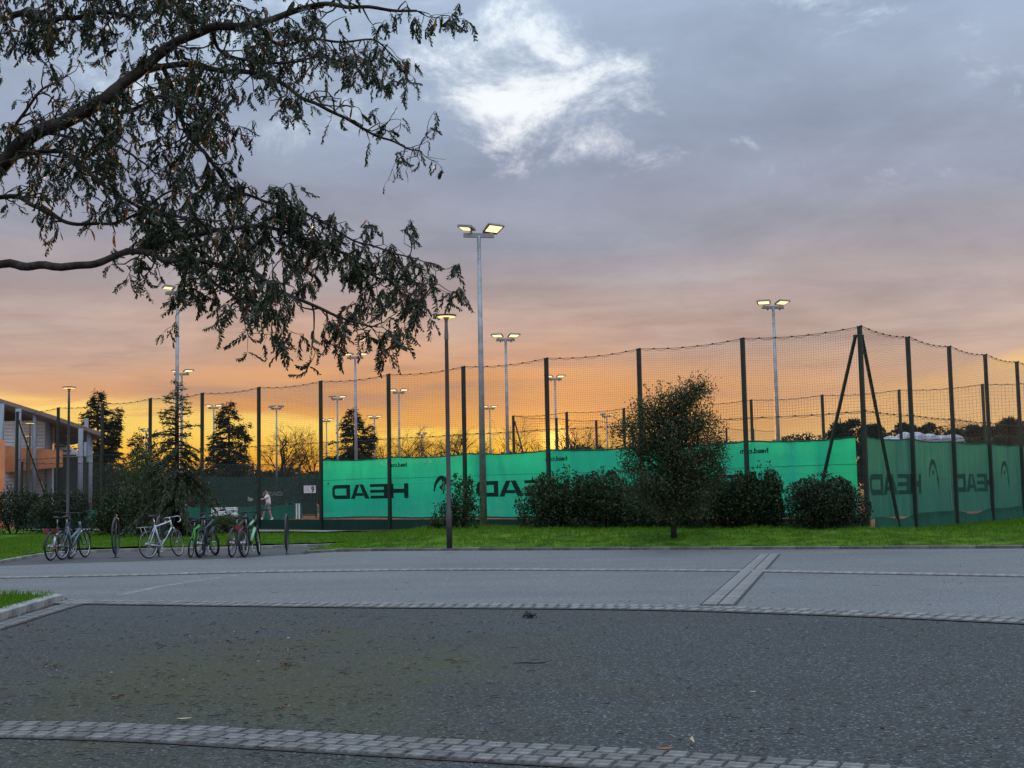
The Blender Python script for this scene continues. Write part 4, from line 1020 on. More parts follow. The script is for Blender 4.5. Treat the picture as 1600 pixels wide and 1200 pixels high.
# ------------------------------------------------------------------ conifers
def conifer(label, px, ytop, ybase, d, wpx, m, seed, weep=.5, nb=70, spray=30, L=.30, gz=None, lean=0.0, open_=.25, low=.04, power=.8, second=None, spiky=False):
    rd = random.Random(seed); rg = np.random.default_rng(seed)
    p = D(px, ybase, d); gz = ZC if gz is None else gz
    H = D(px, ytop, d).z-gz; R = wpx/2/F*d
    rt = thing('conifer', label, 'conifer', (p.x, d, gz-.05))
    tr = MB(); tr.tube([(0,0,0),(0,0,H*.5),(lean*.5,0,H*.8),(lean,0,H)], [H*.022,H*.014,H*.006,.012], 7); tr.build('trunk', MT['bark_far'], rt, True)
    br = MB(); C = []; A = []
    tops = [(0,0,H,1.0)] + ([(second[0], 0, H*second[1], .55)] if second else [])
    for (tx, ty, hh, sc) in tops:
        if tx: br.tube([(0,0,H*.4),(tx*.8,0,hh*.6),(tx,0,hh)], [.08,.05,.012], 5)
        for k in range(int(nb*sc)):
            u = low+(1-low)*((k+rd.random())/(nb*sc)); z = hh*u
            if rd.random() < open_*.5: continue
            r = R*sc*((1-u)**power)*rd.uniform(.55,1.12)+.10; wp = weep*(1-.85*sm(u,.45,.75)) if spiky else weep
            a = rd.uniform(0,2*pi); ox = tx*max(0,(u-.4)/.6) if tx else lean*max(0,u-.5)*2
            up = rd.uniform(.05,.28)*r; pts = []
            for i in range(6):
                t = i/5; pts.append(Vector((ox+cos(a)*r*t, ty+sin(a)*r*t, z+up*t*1.4-wp*r*t*t*.9)))
            br.tube(pts, [.022*r+.006]*3+[.012*r+.004]*3, 4, cap=False)
            ns = int(spray*(.4+r/R)*(1-.45*sm(u,.45,.7) if spiky else 1))
            for i in range(ns):
                t = rd.uniform(.12,1.0)**.8; f_ = t*5; i0 = min(int(f_),4); q = pts[i0].lerp(pts[i0+1], f_-i0)
                side = rd.choice((-1,1)); along = (pts[min(i0+1,5)]-pts[i0]).normalized()
                lat = Vector((-sin(a),cos(a),0))*side
                v = along*rd.uniform(.4,1.0)+lat*rd.uniform(.1,.8)*(1.1-t*.6)+Vector((0,0,-wp*rd.uniform(.3,1.3)+.1))
                v.normalize(); ll = L*rd.uniform(.6,1.2)*(.55+.6*(1-u))
                C.append(q+v*ll*.45); A.append((v, ll))
    C = np.array(C); LL = np.array([l for _, l in A]); AX = np.array([v for v, _ in A])
    V = [leaves(C, AX, LL, LL*.22, rg)]
    for _ in range(2): V.append(leaves(C+rg.normal(size=C.shape)*L*.22, AX+rg.normal(size=AX.shape)*.45, LL*.75, LL*.17, rg))
    br.build('branches', MT['bark_far'], rt)
    link('foliage', npmesh('foliage', np.concatenate(V), 4, m), rt, kind='stuff')
conifer('weeping conifer with a spiky leader standing behind the bicycles', 276, 594, 836, 45, 182, MT['cedar'], 41, weep=.85, nb=135, spray=50, L=.27, gz=.12, low=.02, power=.95, open_=.1, spiky=True)
conifer('dark fir with forked top beside the sports hall roof', 152, 612, 770, 112, 112, MT['fir'], 42, weep=.25, nb=160, spray=36, L=.74, second=(1.9,.86), power=.62, open_=.15)
conifer('dark open fir between the hanging conifer and the bare tree', 358, 628, 770, 112, 112, MT['fir'], 43, weep=.30, nb=130, spray=34, L=.74, second=(1.6,.80), power=.62, open_=.4)
conifer('dark broad fir showing above the left end of the emerald screen', 553, 640, 770, 118, 126, MT['fir'], 44, weep=.30, nb=140, spray=36, L=.74, second=(1.7,.84), power=.6, open_=.2)
conifer('small dark fir low against the glow behind the hanging conifer', 214, 678, 770, 120, 62, MT['fir'], 45, weep=.3, nb=60, spray=26, L=.6, power=.55)

# ------------------------------------------------------------------ bare trees and far pines
def bare_mesh(seed, H, levels=7):
    rd = random.Random(seed); tr = MB(); br = MB()
    def grow(p, v, L, r, lev):
        n = 3; pts = [p]; q = p.copy(); vv = v.copy()
        for i in range(n):
            vv = (vv+Vector((rd.gauss(0,.18),rd.gauss(0,.18),rd.gauss(0,.10)+.03))).normalized(); q = q+vv*L/n; pts.append(q.copy())
        (tr if lev == 0 else br).tube(pts, [r*(1-.12*i) for i in range(n+1)], 6 if lev < 2 else 3, cap=False)
        if lev >= levels: return
        for k in range(rd.choice((2,3,3)) if lev else 5):
            f_ = rd.uniform(.45,1.0); base = pts[min(n, max(1, int(round(f_*n))))]
            a = rd.uniform(0,2*pi); sp = rd.uniform(.35,.85)
            w = vv.orthogonal().normalized(); w = Matrix.Rotation(a, 3, vv) @ w
            grow(base, (vv*cos(sp)+w*sin(sp)).normalized(), L*rd.uniform(.62,.86), r*rd.uniform(.5,.66), lev+1)
    grow(Vector((0,0,-.1)), Vector((rd.uniform(-.05,.05),0,1)), H*.27, H*.017, 0)
    top = max(max(v[2] for v in br.v), 1); s = H/top
    for M_ in (tr, br): M_.v = [(x*s, y*s, z*s) for x, y, z in M_.v]
    return tr.mesh('trunk', MT['bark_far']), br.mesh('branches', MT['bark_far'])
BT = [bare_mesh(50+i, 10.0) for i in range(4)]; BL = [bare_mesh(70+i, 10.0, 6) for i in range(3)]
bt = [(440,660,128,'bare spreading tree right behind the four dark floodlights'),(487,676,150,'bare tree between the bare spreading tree and the screen end'),(640,662,150,'bare tree above the word on the emerald screen'),
      (672,668,160,'bare tree just left of the street lamp pole'),(718,664,165,'bare tree between the street lamp and the nearest mast'),(765,672,170,'bare tree right of the nearest mast pole, in the glow'),
      (838,652,150,'bare tree behind the braced far corner post'),(880,664,176,'bare tree right of a slim mast in the brightest glow'),(918,656,160,'bare tree left of the dark-lamped mast'),(962,668,170,'bare tree beside the left edge of the round tree'),
      (1085,676,170,'bare tree just right of the round tree top'),(1130,682,180,'low bare tree above the screen left of a far post'),(1180,690,190,'low bare tree left of the lone mast'),(1240,688,190,'low bare tree right of the lone mast'),
      (400,700,175,'small bare tree between the open fir and a fence post'),(600,672,170,'bare tree behind the right side of the broad fir'),(1522,648,120,'bare-topped tree among the pines at the right'),(1480,668,130,'pale bare tree between dark pines at the right')]
rdb = random.Random(5)
for i, (px, yt, d, lb) in enumerate(bt):
    p = D(px, 760, d); H = D(px, yt, d).z; tm, bm_ = BL[i % 3] if 690 < px < 1000 else BT[i % 4]
    rt = thing('bare_tree', lb, 'tree', (p.x, d, -.04), rdb.uniform(0,6), 'bare trees along the horizon'); s = H/10.0
    rt.scale = (s*rdb.uniform(1.0,1.25), s*1.05, s)
    link('trunk', tm, rt); link('branches', bm_, rt, kind='stuff')
def pine(label, px0, px1, yt, d, seed, n=8500):
    rd = random.Random(seed); rg = np.random.default_rng(seed); mid = (px0+px1)/2; p = D(mid, 760, d); H = D(mid, yt, d).z; R = (px1-px0)/2/F*d
    rt = thing('pine_tree', label, 'tree', (p.x, d, -.04), 0, 'dark pines beyond the right-hand fence')
    tr = MB(); tr.tube([(0,0,0),(.1,0,H*.5),(0,0,H*.95)], [.22,.16,.05], 7); tr.build('trunk', MT['bark_far'], rt)
    C = []
    br = MB()
    for k in range(34):
        a = rd.uniform(0,2*pi); z = H*rd.uniform(.22,.93); r = R*rd.uniform(.2,1.0)*(1.0-.5*max(0,(z/H-.6)/.4))
        c = Vector((cos(a)*r, sin(a)*r, z)); br.tube([(0,0,z-.8),c*.6+Vector((0,0,-.1+z*.4)),c], [.07,.05,.02], 4)
        C.append((c, R*rd.uniform(.28,.46)))
    br.build('branches', MT['bark_far'], rt)
    idx = rg.integers(0, len(C), n); cc = np.array([c for c,_ in C])[idx]; ss = np.array([s for _,s in C])[idx]
    v = unit(rg.normal(size=(n,3)))*rg.uniform(0,1,n)[:,None]**.4*np.array([1,1,.55])
    P = cc+v*ss[:,None]
    V = leaves(P, v+np.array([0,0,.6])+rg.normal(size=P.shape)*.4, rg.uniform(.3,.6,n), rg.uniform(.08,.14,n), rg)
    link('crown', npmesh('crown', V, 4, MT['pine']), rt, kind='stuff')
for i, (a, c, yt, d, lb) in enumerate([(1282,1352,646,118,'dark pine behind the braced corner, left of the post'),(1338,1392,658,122,'dark pine between the braced corner post and the white canopy'),(1396,1440,655,118,'dark pine above the left end of the white canopy'),
        (1428,1474,656,120,'dark pine above the middle of the white canopy'),(1466,1520,668,124,'low dark pine above the right end of the white canopy'),(1508,1556,656,116,'dark pine right of the white canopy'),
        (1544,1606,648,106,'large dark pine near the right edge of the view'),(1590,1660,650,110,'dark pine cut by the right edge of the view')]): pine(lb, a, c, yt, d, 60+i)
# far wood: one dark mass low on the horizon
def far_wood():
    rg = np.random.default_rng(77); n = 130000
    az_ = rg.uniform(-1.0, 1.0, n); dd = rg.uniform(172, 190, n); X = np.tan(az_)*dd; pxs = 800+F*np.tan(az_)
    hh = np.interp(pxs, [-1500,100,330,420,500,640,740,800,940,1000,1120,1280,1400,1600,2000], [5.2,5.4,5.0,4.6,4.9,5.4,6.8,7.1,7.2,7.2,7.4,8.4,9.0,9.4,9.4])
    hh = hh + np.array([noise.noise(Vector((x*.16,0,4)))*.9+noise.noise(Vector((x*.6,0,8)))*.8 for x in X])
    Z = rg.uniform(0,1,n)**.7*hh
    P = np.stack([X, dd, Z], 1)
    V = leaves(P, rg.normal(size=P.shape)+np.array([0,0,.6]), rg.uniform(.4,1.0,n), rg.uniform(.18,.42,n), rg)
    o = link('far_wood', npmesh('far_wood', V, 4, MT['hedgefar'])); o['kind'] = 'stuff'
far_wood()

# ------------------------------------------------------------------ bicycles and stands
def rot_about(o, p, ang): pass
def bicycle(label, px, py, heading, frame_m, R=.34, kind='road', steer=0.0, lean=0.0, sc=1.0, rear_box=False, guard=False, light=False, bottle=False, group='bicycles parked at the stands', fat=.020, basket=False, rim_m=None, accent=None):
    """local x = forward; px, py = where the rear wheel meets the ground"""
    p = G(px, py, .008); rt = thing('bicycle', label, 'bicycle', p, heading, group)
    rt.rotation_euler = (lean, 0, heading); rt.scale = (sc*1.04,)*3
    WB = 1.04 if kind != 'kid' else .98
    bb = Vector((.43,0,.275)); st = Vector((.25,0,.80 if kind != 'mtb' else .72)); ht = Vector((WB-.235,0,.90)); hb_ = Vector((WB-.185,0,.72))
    rh, fh = Vector((0,0,R)), Vector((WB,0,R)); t = .019 if kind in ('road',) else .025
    f = MB(); f.tube([bb,st],t,8); f.tube([st-Vector((0,0,.05)), ht-Vector((0,0,.03))],t,8) if kind != 'city' else f.tube([st-Vector((-.09,0,.32)), hb_+Vector((0,0,.02))],t*1.25,8)
    f.tube([bb,hb_],t*1.25 if kind != 'road' else t,8); f.tube([ht,hb_],t*1.2,8)
    for s in (-1,1):
        f.tube([bb+Vector((0,.03*s,0)), rh+Vector((0,.055*s,0))],.010,6); f.tube([st-Vector((0,-.02*s,.06)), rh+Vector((0,.055*s,0))],.009,6)
    f.build('frame', frame_m, rt, True)
    if accent:
        ac = MB(); ac.tube([bb.lerp(hb_,.18), bb.lerp(hb_,.88)], t*1.5, 8); ac.tube([st.lerp(ht,.35)-Vector((0,0,.045)), st.lerp(ht,.9)-Vector((0,0,.035))], t*1.2, 8); ac.build('frame_panel', accent, rt, True)
    piv = ht; axis = (hb_-ht).normalized(); Rm = Matrix.Rotation(steer, 3, axis)
    def S(q): return Rm @ (Vector(q)-piv)+piv
    fk_ = MB()
    for s in (-1,1): fk_.tube([S(hb_+Vector((0,.03*s,0))), S(hb_+Vector((.02,.055*s,-.06))), S(fh+Vector((0,.055*s,0)))], [.016,.017,.011], 6)
    fk_.build('fork', MT['steel'] if kind == 'road' else MT['black'], rt, True)
    def wheel(c, rot):
        ty = MB(); n = 28; Q = lambda q: (S(q) if rot else Vector(q))
        ty.tube([Q(c+Vector((cos(2*pi*i/n)*(R-fat), 0, sin(2*pi*i/n)*(R-fat)))) for i in range(n)], fat, 7, closed=True)
        w = ty.build('wheel', MT['tyre'], rt, True)
        rm = MB(); rr = R-2*fat-.006; rm.tube([Q(c+Vector((cos(2*pi*i/n)*rr,0,sin(2*pi*i/n)*rr))) for i in range(n)], .010, 5, closed=True)
        rm.build('rim', rim_m or MT['steel'], w, True)
        sp_ = MB()
        for i in range(20):
            a = 2*pi*i/20; sp_.tube([Q(c+Vector((.02*cos(a+1.3),.022*(-1)**i,.02*sin(a+1.3)))), Q(c+Vector((cos(a)*rr,0,sin(a)*rr)))], .0016, 3, cap=False)
        sp_.tube([Q(c+Vector((0,-.05,0))), Q(c+Vector((0,.05,0)))], .018, 6)
        sp_.build('spokes', MT['steel'], w)
    wheel(rh, False); wheel(fh, True)
    top = ht+Vector((-.03,0,{'road':.06,'city':.19,'mtb':.14,'kid':.12}[kind]))
    hbm = MB(); hbm.tube([S(ht), S(top)], .014, 6)
    if kind == 'road':
        hbm.tube([S(top), S(top+Vector((.09,0,.01)))], .014, 6)
        for s in (-1,1): hbm.tube([S(top+Vector(q)) for q in ((.09,0,.01),(.09,.17*s,.01),(.13,.20*s,.005),(.17,.205*s,-.03),(.16,.21*s,-.10),(.07,.21*s,-.14),(.02,.21*s,-.14))], .013, 6)
    else:
        back = -.10 if kind == 'city' else .0
        for s in (-1,1):
            hbm.tube([S(top+Vector(q)) for q in ((.04,0,0),(.05,.10*s,.03),(.02,.22*s,.045),(back,.32*s,.04))], .012, 6)
    hbm.build('handlebar', MT['black'] if kind != 'road' else MT['steel'], rt, True)
    if kind != 'road':
        for s in (-1,1):
            g = MB(); back = -.10 if kind == 'city' else .0; g.tube([S(top+Vector((.012+back*.7,.245*s,.045))), S(top+Vector((back,.325*s,.04)))], .019, 7); g.tube([S(top+Vector((.03,.20*s,.04))), S(top+Vector((.05,.30*s,.01)))], .007, 4); g.build('grip', MT['black'], rt, True)
    sd = st+Vector((-.03,0,.17 if kind == 'road' else .19))
    sb = MB(); sb.tube([st,sd], .014, 6); sb.build('seat_post', MT['steel'], rt, True)
    sdm = MB(); sdm.tube([sd+Vector(q) for q in ((-.14,0,.03),(-.10,0,.035),(0,0,.03),(.10,0,.025),(.15,0,.02))], [.035,.075,.058,.026,.014], 10)
    sdm.v = [(x,y,(z-sd.z-.03)*.45+sd.z+.03) for x,y,z in sdm.v]; sdm.build('saddle', MT['black'], rt, True)
    cr = MB(); n = 22; cr.tube([bb+Vector((.095*cos(2*pi*i/n), .045, .095*sin(2*pi*i/n))) for i in range(n)], .009, 4, closed=True)
    for a in (.9, .9+pi):
        s = 1 if a < 3 else -1; e = bb+Vector((.17*cos(a), .06*s, .17*sin(a))); cr.tube([bb+Vector((0,.06*s,0)), e], .011, 5); cr.box(e+Vector((0,.05*s,0)), (.09,.09,.02))
    for a in np.linspace(0,2*pi,6)[:-1]: cr.tube([bb+Vector((0,.045,0)), bb+Vector((.09*cos(a),.045,.09*sin(a)))], .008, 4)
    cr.tube([bb+Vector((.0,.045,.09)), rh+Vector((0,.045,.04))], .006, 4); cr.tube([bb+Vector((.0,.045,-.09)), rh+Vector((0,.045,-.04))], .006, 4)
    cr.tube([rh+Vector((0,.04,0)), rh+Vector((0,.075,0))], .045, 10)
    cr.build('crankset', MT['steel'], rt, True)
    if guard:
        for c, rot, a0, a1 in ((rh,False,.35*pi,1.05*pi),(fh,True,.12*pi,.78*pi)):
            gm = MB(); k = 12; L = []
            for i in range(k+1):
                a = a0+(a1-a0)*i/k; q = c+Vector((cos(a)*(R+.022),0,sin(a)*(R+.022)))
                for s in (-1,1):
                    z = q+Vector((0,.03*s,0)); L.append(S(z) if rot else z)
            gm.add(L, [(2*i,2*i+1,2*i+3,2*i+2) for i in range(k)]); gm.build('mudguard', MT['steel'] if kind == 'city' and guard != 'dark' else MT['black'], rt, True)
    if rear_box:
        rk = MB(); z = 2*R+.07
        for s in (-1,0,1): rk.tube([(-.30,.06*s,z),(.16,.06*s,z)], .007, 5)
        for x in (-.28,-.05,.14): rk.tube([(x,-.06,z),(x,.06,z)], .006, 5)
        for s in (-1,1): rk.tube([(-.18,.06*s,z),(0,.07*s,R)], .006, 5)
        rk.build('luggage_rack', MT['steel'] if kind == 'road' else MT['black'], rt, True)
    if light:
        MB().box((-.32,0,2*R+.03), (.035,.14,.065)).build('rear_light', MT['red'], rt)
    if bottle:
        bo = MB(); a = bb.lerp(hb_, .35)+Vector((-.03,0,.05)); c = bb.lerp(hb_, .72)+Vector((-.03,0,.05)); bo.tube([a,a.lerp(c,.8),c], [.036,.036,.018], 10); bo.build('bottle', MT['black'], rt, True)
    ks = MB(); ks.tube([(.30,.05,.26),(.26,.20,.0)], .008, 5); ks.build('kickstand', MT['black'], rt)
    return rt
MT['f_white'] = mat('white_frame_paint', (.50,.56,.62), var=.05, rough=.35)
MT['f_grey'] = mat('grey_frame_paint', (.05,.06,.075), var=.1, rough=.4)
MT['f_silver'] = mat('silver_blue_frame', (.13,.18,.23), var=.1, rough=.35, metal=.3)
MT['f_green'] = mat('green_frame_paint', (.06,.36,.05), var=.1, rough=.35)
MT['f_mint'] = mat('mint_frame_paint', (.20,.46,.26), var=.1, rough=.35)
MT['f_black'] = mat('black_frame_paint', (.018,.019,.022), var=.1, rough=.35)
hd = lambda deg: radians(90-deg)                      # heading in degrees to the right of straight away
bicycle('dark city bicycle with red rear light and carrier, leftmost of all', 79, 876.5, hd(6), MT['f_grey'], kind='city', rear_box=True, light=True, guard='dark', lean=.05)
bicycle('silver-blue city bicycle with wide handlebar and mudguards beside the leftmost one', 97.5, 875, hd(11), MT['f_silver'], kind='city', rear_box=True, guard=True, light=True, steer=-.1, lean=-.03)
bicycle('white steel road bicycle with drop handlebar and carrier', 233, 873, hd(26), MT['f_white'], kind='road', rear_box=True, steer=-.25, lean=-.08, bottle=True, fat=.014)
bicycle("small bright green child's bicycle between the white and the dark ones", 297.5, 871.5, hd(0), MT['f_green'], R=.275, kind='kid', sc=.86, steer=.25, lean=.06, fat=.024)
bicycle('dark mountain bicycle with its front wheel turned sideways', 312, 871.5, hd(7), MT['f_grey'], kind='mtb', steer=-.75, lean=.04, fat=.028, bottle=True, rim_m=MT['black'])
bicycle('black bicycle with mudguards left of the one with mint green panels', 362, 871, hd(4), MT['f_black'], kind='mtb', steer=-.05, lean=.07, guard=True, fat=.022, rear_box=True)
bicycle('black mountain bicycle with mint green frame panels at the right end of the row', 382, 871, hd(8), MT['f_black'], kind='mtb', steer=-.25, lean=-.05, fat=.028, light=True, guard=True, accent=MT['f_mint'])
MT['stand'] = mat('stand_dark_steel', (.040,.048,.060), var=.2, rough=.45, metal=.3)
def bike_stand(label, px, py, yaw):
    p = G(px, py, .008); rt = thing('bicycle_stand', label, 'bicycle stand', (p.x,p.y,.006), yaw, 'oval bicycle stands along the bay')
    b = MB(); n = 32; b.tube([(.31*cos(2*pi*i/n), 0, .565+.455*sin(2*pi*i/n)) for i in range(n)], .026, 8, closed=True); b.build('hoop', MT['stand'], rt, True)
    b = MB(); b.box((0,0,.545), (.075,.028,1.07)); b.box((0,0,1.095), (.085,.05,.03)); b.build('post', MT['stand'], rt)
    MB().box((0,0,.008), (.20,.14,.016)).build('foot_plate', MT['stand'], rt)
bike_stand('oval dark steel bicycle stand standing free left of the white bicycle', 180.5, 871.5, radians(91))
bike_stand('oval dark steel bicycle stand standing free right of all the bicycles', 448, 865.5, radians(94))
bike_stand('oval dark steel bicycle stand hidden between the two leftmost bicycles', 108, 872.5, radians(92))
bike_stand('oval dark steel bicycle stand behind the white road bicycle', 248, 870.0, radians(92))
bike_stand('oval dark steel bicycle stand behind the dark mountain bicycle', 319, 868.0, radians(92))
bike_stand('oval dark steel bicycle stand behind the bicycle with mint green panels', 385, 866.5, radians(92))

# ------------------------------------------------------------------ tennis player
MT['skin'] = mat('skin', (.42,.24,.17), var=.08, rough=.6)
MT['shirt'] = mat('white_shirt', (.78,.76,.80), var=.05, rough=.85)
MT['shorts'] = mat('blue_grey_shorts', (.13,.20,.25), var=.1, rough=.9)
MT['hair'] = mat('dark_hair', (.03,.022,.016), var=.2, rough=.8)
def skin_obj(name, verts, edges, radii, m, parent, root=0, sub=2):
    me = bpy.data.meshes.new(name); me.from_pydata(verts, edges, []); ob = bpy.data.objects.new(name, me); COL.objects.link(ob)
    sk = ob.modifiers.new('skin', 'SKIN'); ob.modifiers.new('sub', 'SUBSURF').levels = sub; ob.modifiers['sub'].render_levels = sub
    sk.use_smooth_shade = True
    for i, r in enumerate(radii):
        v = me.skin_vertices[0].data[i]; v.radius = r if hasattr(r, '__len__') else (r,r); v.use_root = (i == root)
    dg = bpy.context.evaluated_depsgraph_get(); new = bpy.data.meshes.new_from_object(ob.evaluated_get(dg)); new.materials.clear(); new.materials.append(m)
    bpy.data.objects.remove(ob); new.name = name
    return link(name, new, parent)
pp_ = D(418.5, 812, 70.5)
man = thing('person', 'tennis player in white shirt and blue-grey shorts, both arms swinging to the left', 'person', (pp_.x, 70.5, ZC))
bv = [(.03,0,.92),(.02,0,1.10),(.0,0,1.30),(-.02,0,1.44),(-.05,-.01,1.53),(-.075,-.02,1.63),(-.08,-.02,1.73),   # 0 pelvis .. 6 crown
      (.0,-.17,1.41),(-.16,-.24,1.25),(-.36,-.20,1.21),(-.44,-.17,1.215),                                        # near arm 7-10
      (-.04,.15,1.41),(-.22,.16,1.27),(-.40,-.02,1.23),(-.47,-.10,1.225),                                        # far arm 11-14
      (.06,-.10,.86),(.15,-.13,.50),(.265,-.14,.11),(.20,-.17,.05),                                              # near leg 15-18
      (-.02,.10,.86),(-.22,.12,.50),(-.33,.10,.12),(-.42,.08,.05)]                                               # far leg 19-22
be = [(0,1),(1,2),(2,3),(3,4),(4,5),(5,6),(3,7),(7,8),(8,9),(9,10),(3,11),(11,12),(12,13),(13,14),(0,15),(15,16),(16,17),(17,18),(0,19),(19,20),(20,21),(21,22)]
brd_ = [.13,.12,.14,.12,.055,.085,.07,.062,.045,.033,.038,.062,.045,.033,.038,.092,.058,.038,.036,.092,.058,.038,.036]
skin_obj('body', bv, be, brd_, MT['skin'], man)
skin_obj('shirt', [(.04,0,.88),(.03,0,1.08),(.0,0,1.30),(-.02,0,1.43),(.0,-.17,1.40),(-.13,-.225,1.275),(-.04,.15,1.40),(-.19,.16,1.285),(-.03,0,1.475)],
         [(0,1),(1,2),(2,3),(3,4),(4,5),(3,6),(6,7),(3,8)], [.155,.145,.165,.14,.088,.075,.088,.075,.075], MT['shirt'], man)
skin_obj('shorts', [(.03,0,.93),(.06,-.10,.84),(.12,-.125,.58),(-.02,.10,.84),(-.165,.118,.58)], [(0,1),(1,2),(0,3),(3,4)], [.145,.12,.10,.12,.10], MT['shorts'], man)
skin_obj('hair', [(-.055,-.02,1.67),(-.065,-.02,1.735),(-.03,-.015,1.70)], [(0,1),(1,2)], [.080,.075,.072], MT['hair'], man)
hd_ = MB()
hd_.tube([(-.155,-.035,1.655),(-.178,-.04,1.625)], [.012,.018], 6); hd_.box((-.135,-.085,1.66), (.014,.018,.012)); hd_.box((-.15,-.06,1.587), (.02,.04,.010)); hd_.box((-.065,-.108,1.645), (.03,.014,.05))
hd_.build('face', MT['skin'], man)
for nm, (hx, hy, hz), a0 in (('hand', (-.46,-.165,1.215), 0), ('hand', (-.49,-.11,1.225), .2)):
    h = MB(); h.box((hx-.01,hy,hz), (.075,.035,.07))
    for k, ln in enumerate((.066,.075,.070,.055)):
        q = Vector((hx-.045,hy-.01,hz+.028-.019*k)); h.tube([q, q+Vector((-ln*.5,-.012,0)), q+Vector((-ln*.72,.014,0)), q+Vector((-ln*.5,.032,0))], [.0095,.009,.008,.007], 6)
    h.tube([(hx+.01,hy-.015,hz+.03),(hx-.02,hy-.03,hz+.05),(hx-.05,hy-.02,hz+.048)], [.011,.010,.008], 6)
    h.build(nm, MT['skin'], man, True)
for (x, y, z) in ((.225,-.16,.045), (-.39,.09,.045)):
    sb = MB(); sb.tube([(x+.09,y,z+.02),(x+.02,y,z+.03),(x-.08,y,z+.005),(x-.15,y,z)], [.045,.052,.042,.028], 8); sb.tube([(x+.05,y,z+.02),(x+.06,y,z+.16)], [.045,.043], 8); sb.build('shoe', MT['white'], man, True)
rkx = thing('tennis_racket', 'dark tennis racket held out to the left by the player', 'racket', (pp_.x-.5, 70.5-.13, ZC+1.22))
b = MB(); b.tube([(.06,0,0),(-.16,.02,.0)], .016, 6); b.build('handle', MT['black'], rkx)
b = MB(); b.tube([(-.16,.02,0),(-.30,.03,.01)], .011, 6); n = 22; b.tube([(-.46+.165*cos(2*pi*i/n), .045+.07*sin(2*pi*i/n), .01+.10*sin(2*pi*i/n)) for i in range(n)], .012, 6, closed=True); b.build('frame', MT['black'], rkx, True)
b = MB()
for i in range(-6,7):
    u = i/7; w = sqrt(1-u*u); b.tube([(-.46+.16*u,.045-.068*w,.01-.097*w),(-.46+.16*u,.045+.068*w,.01+.097*w)], .0015, 3); b.tube([(-.46-.16*w,.045+.068*u,.01+.097*u),(-.46+.16*w,.045+.068*u,.01+.097*u)], .0015, 3)
b.build('strings', MT['white'], rkx)
o = MB().lathe((0,0,0), [(.0,-.034),(.02,-.028),(.034,0),(.02,.028),(.0,.034)], 10).build('tennis_ball', mat('ball_felt', (.62,.68,.25), rough=.9), None, True)
bp = D(388.5, 777.5, 70.2); o.location = bp; tag(o, 'pale tennis ball in the air left of the player', 'ball')

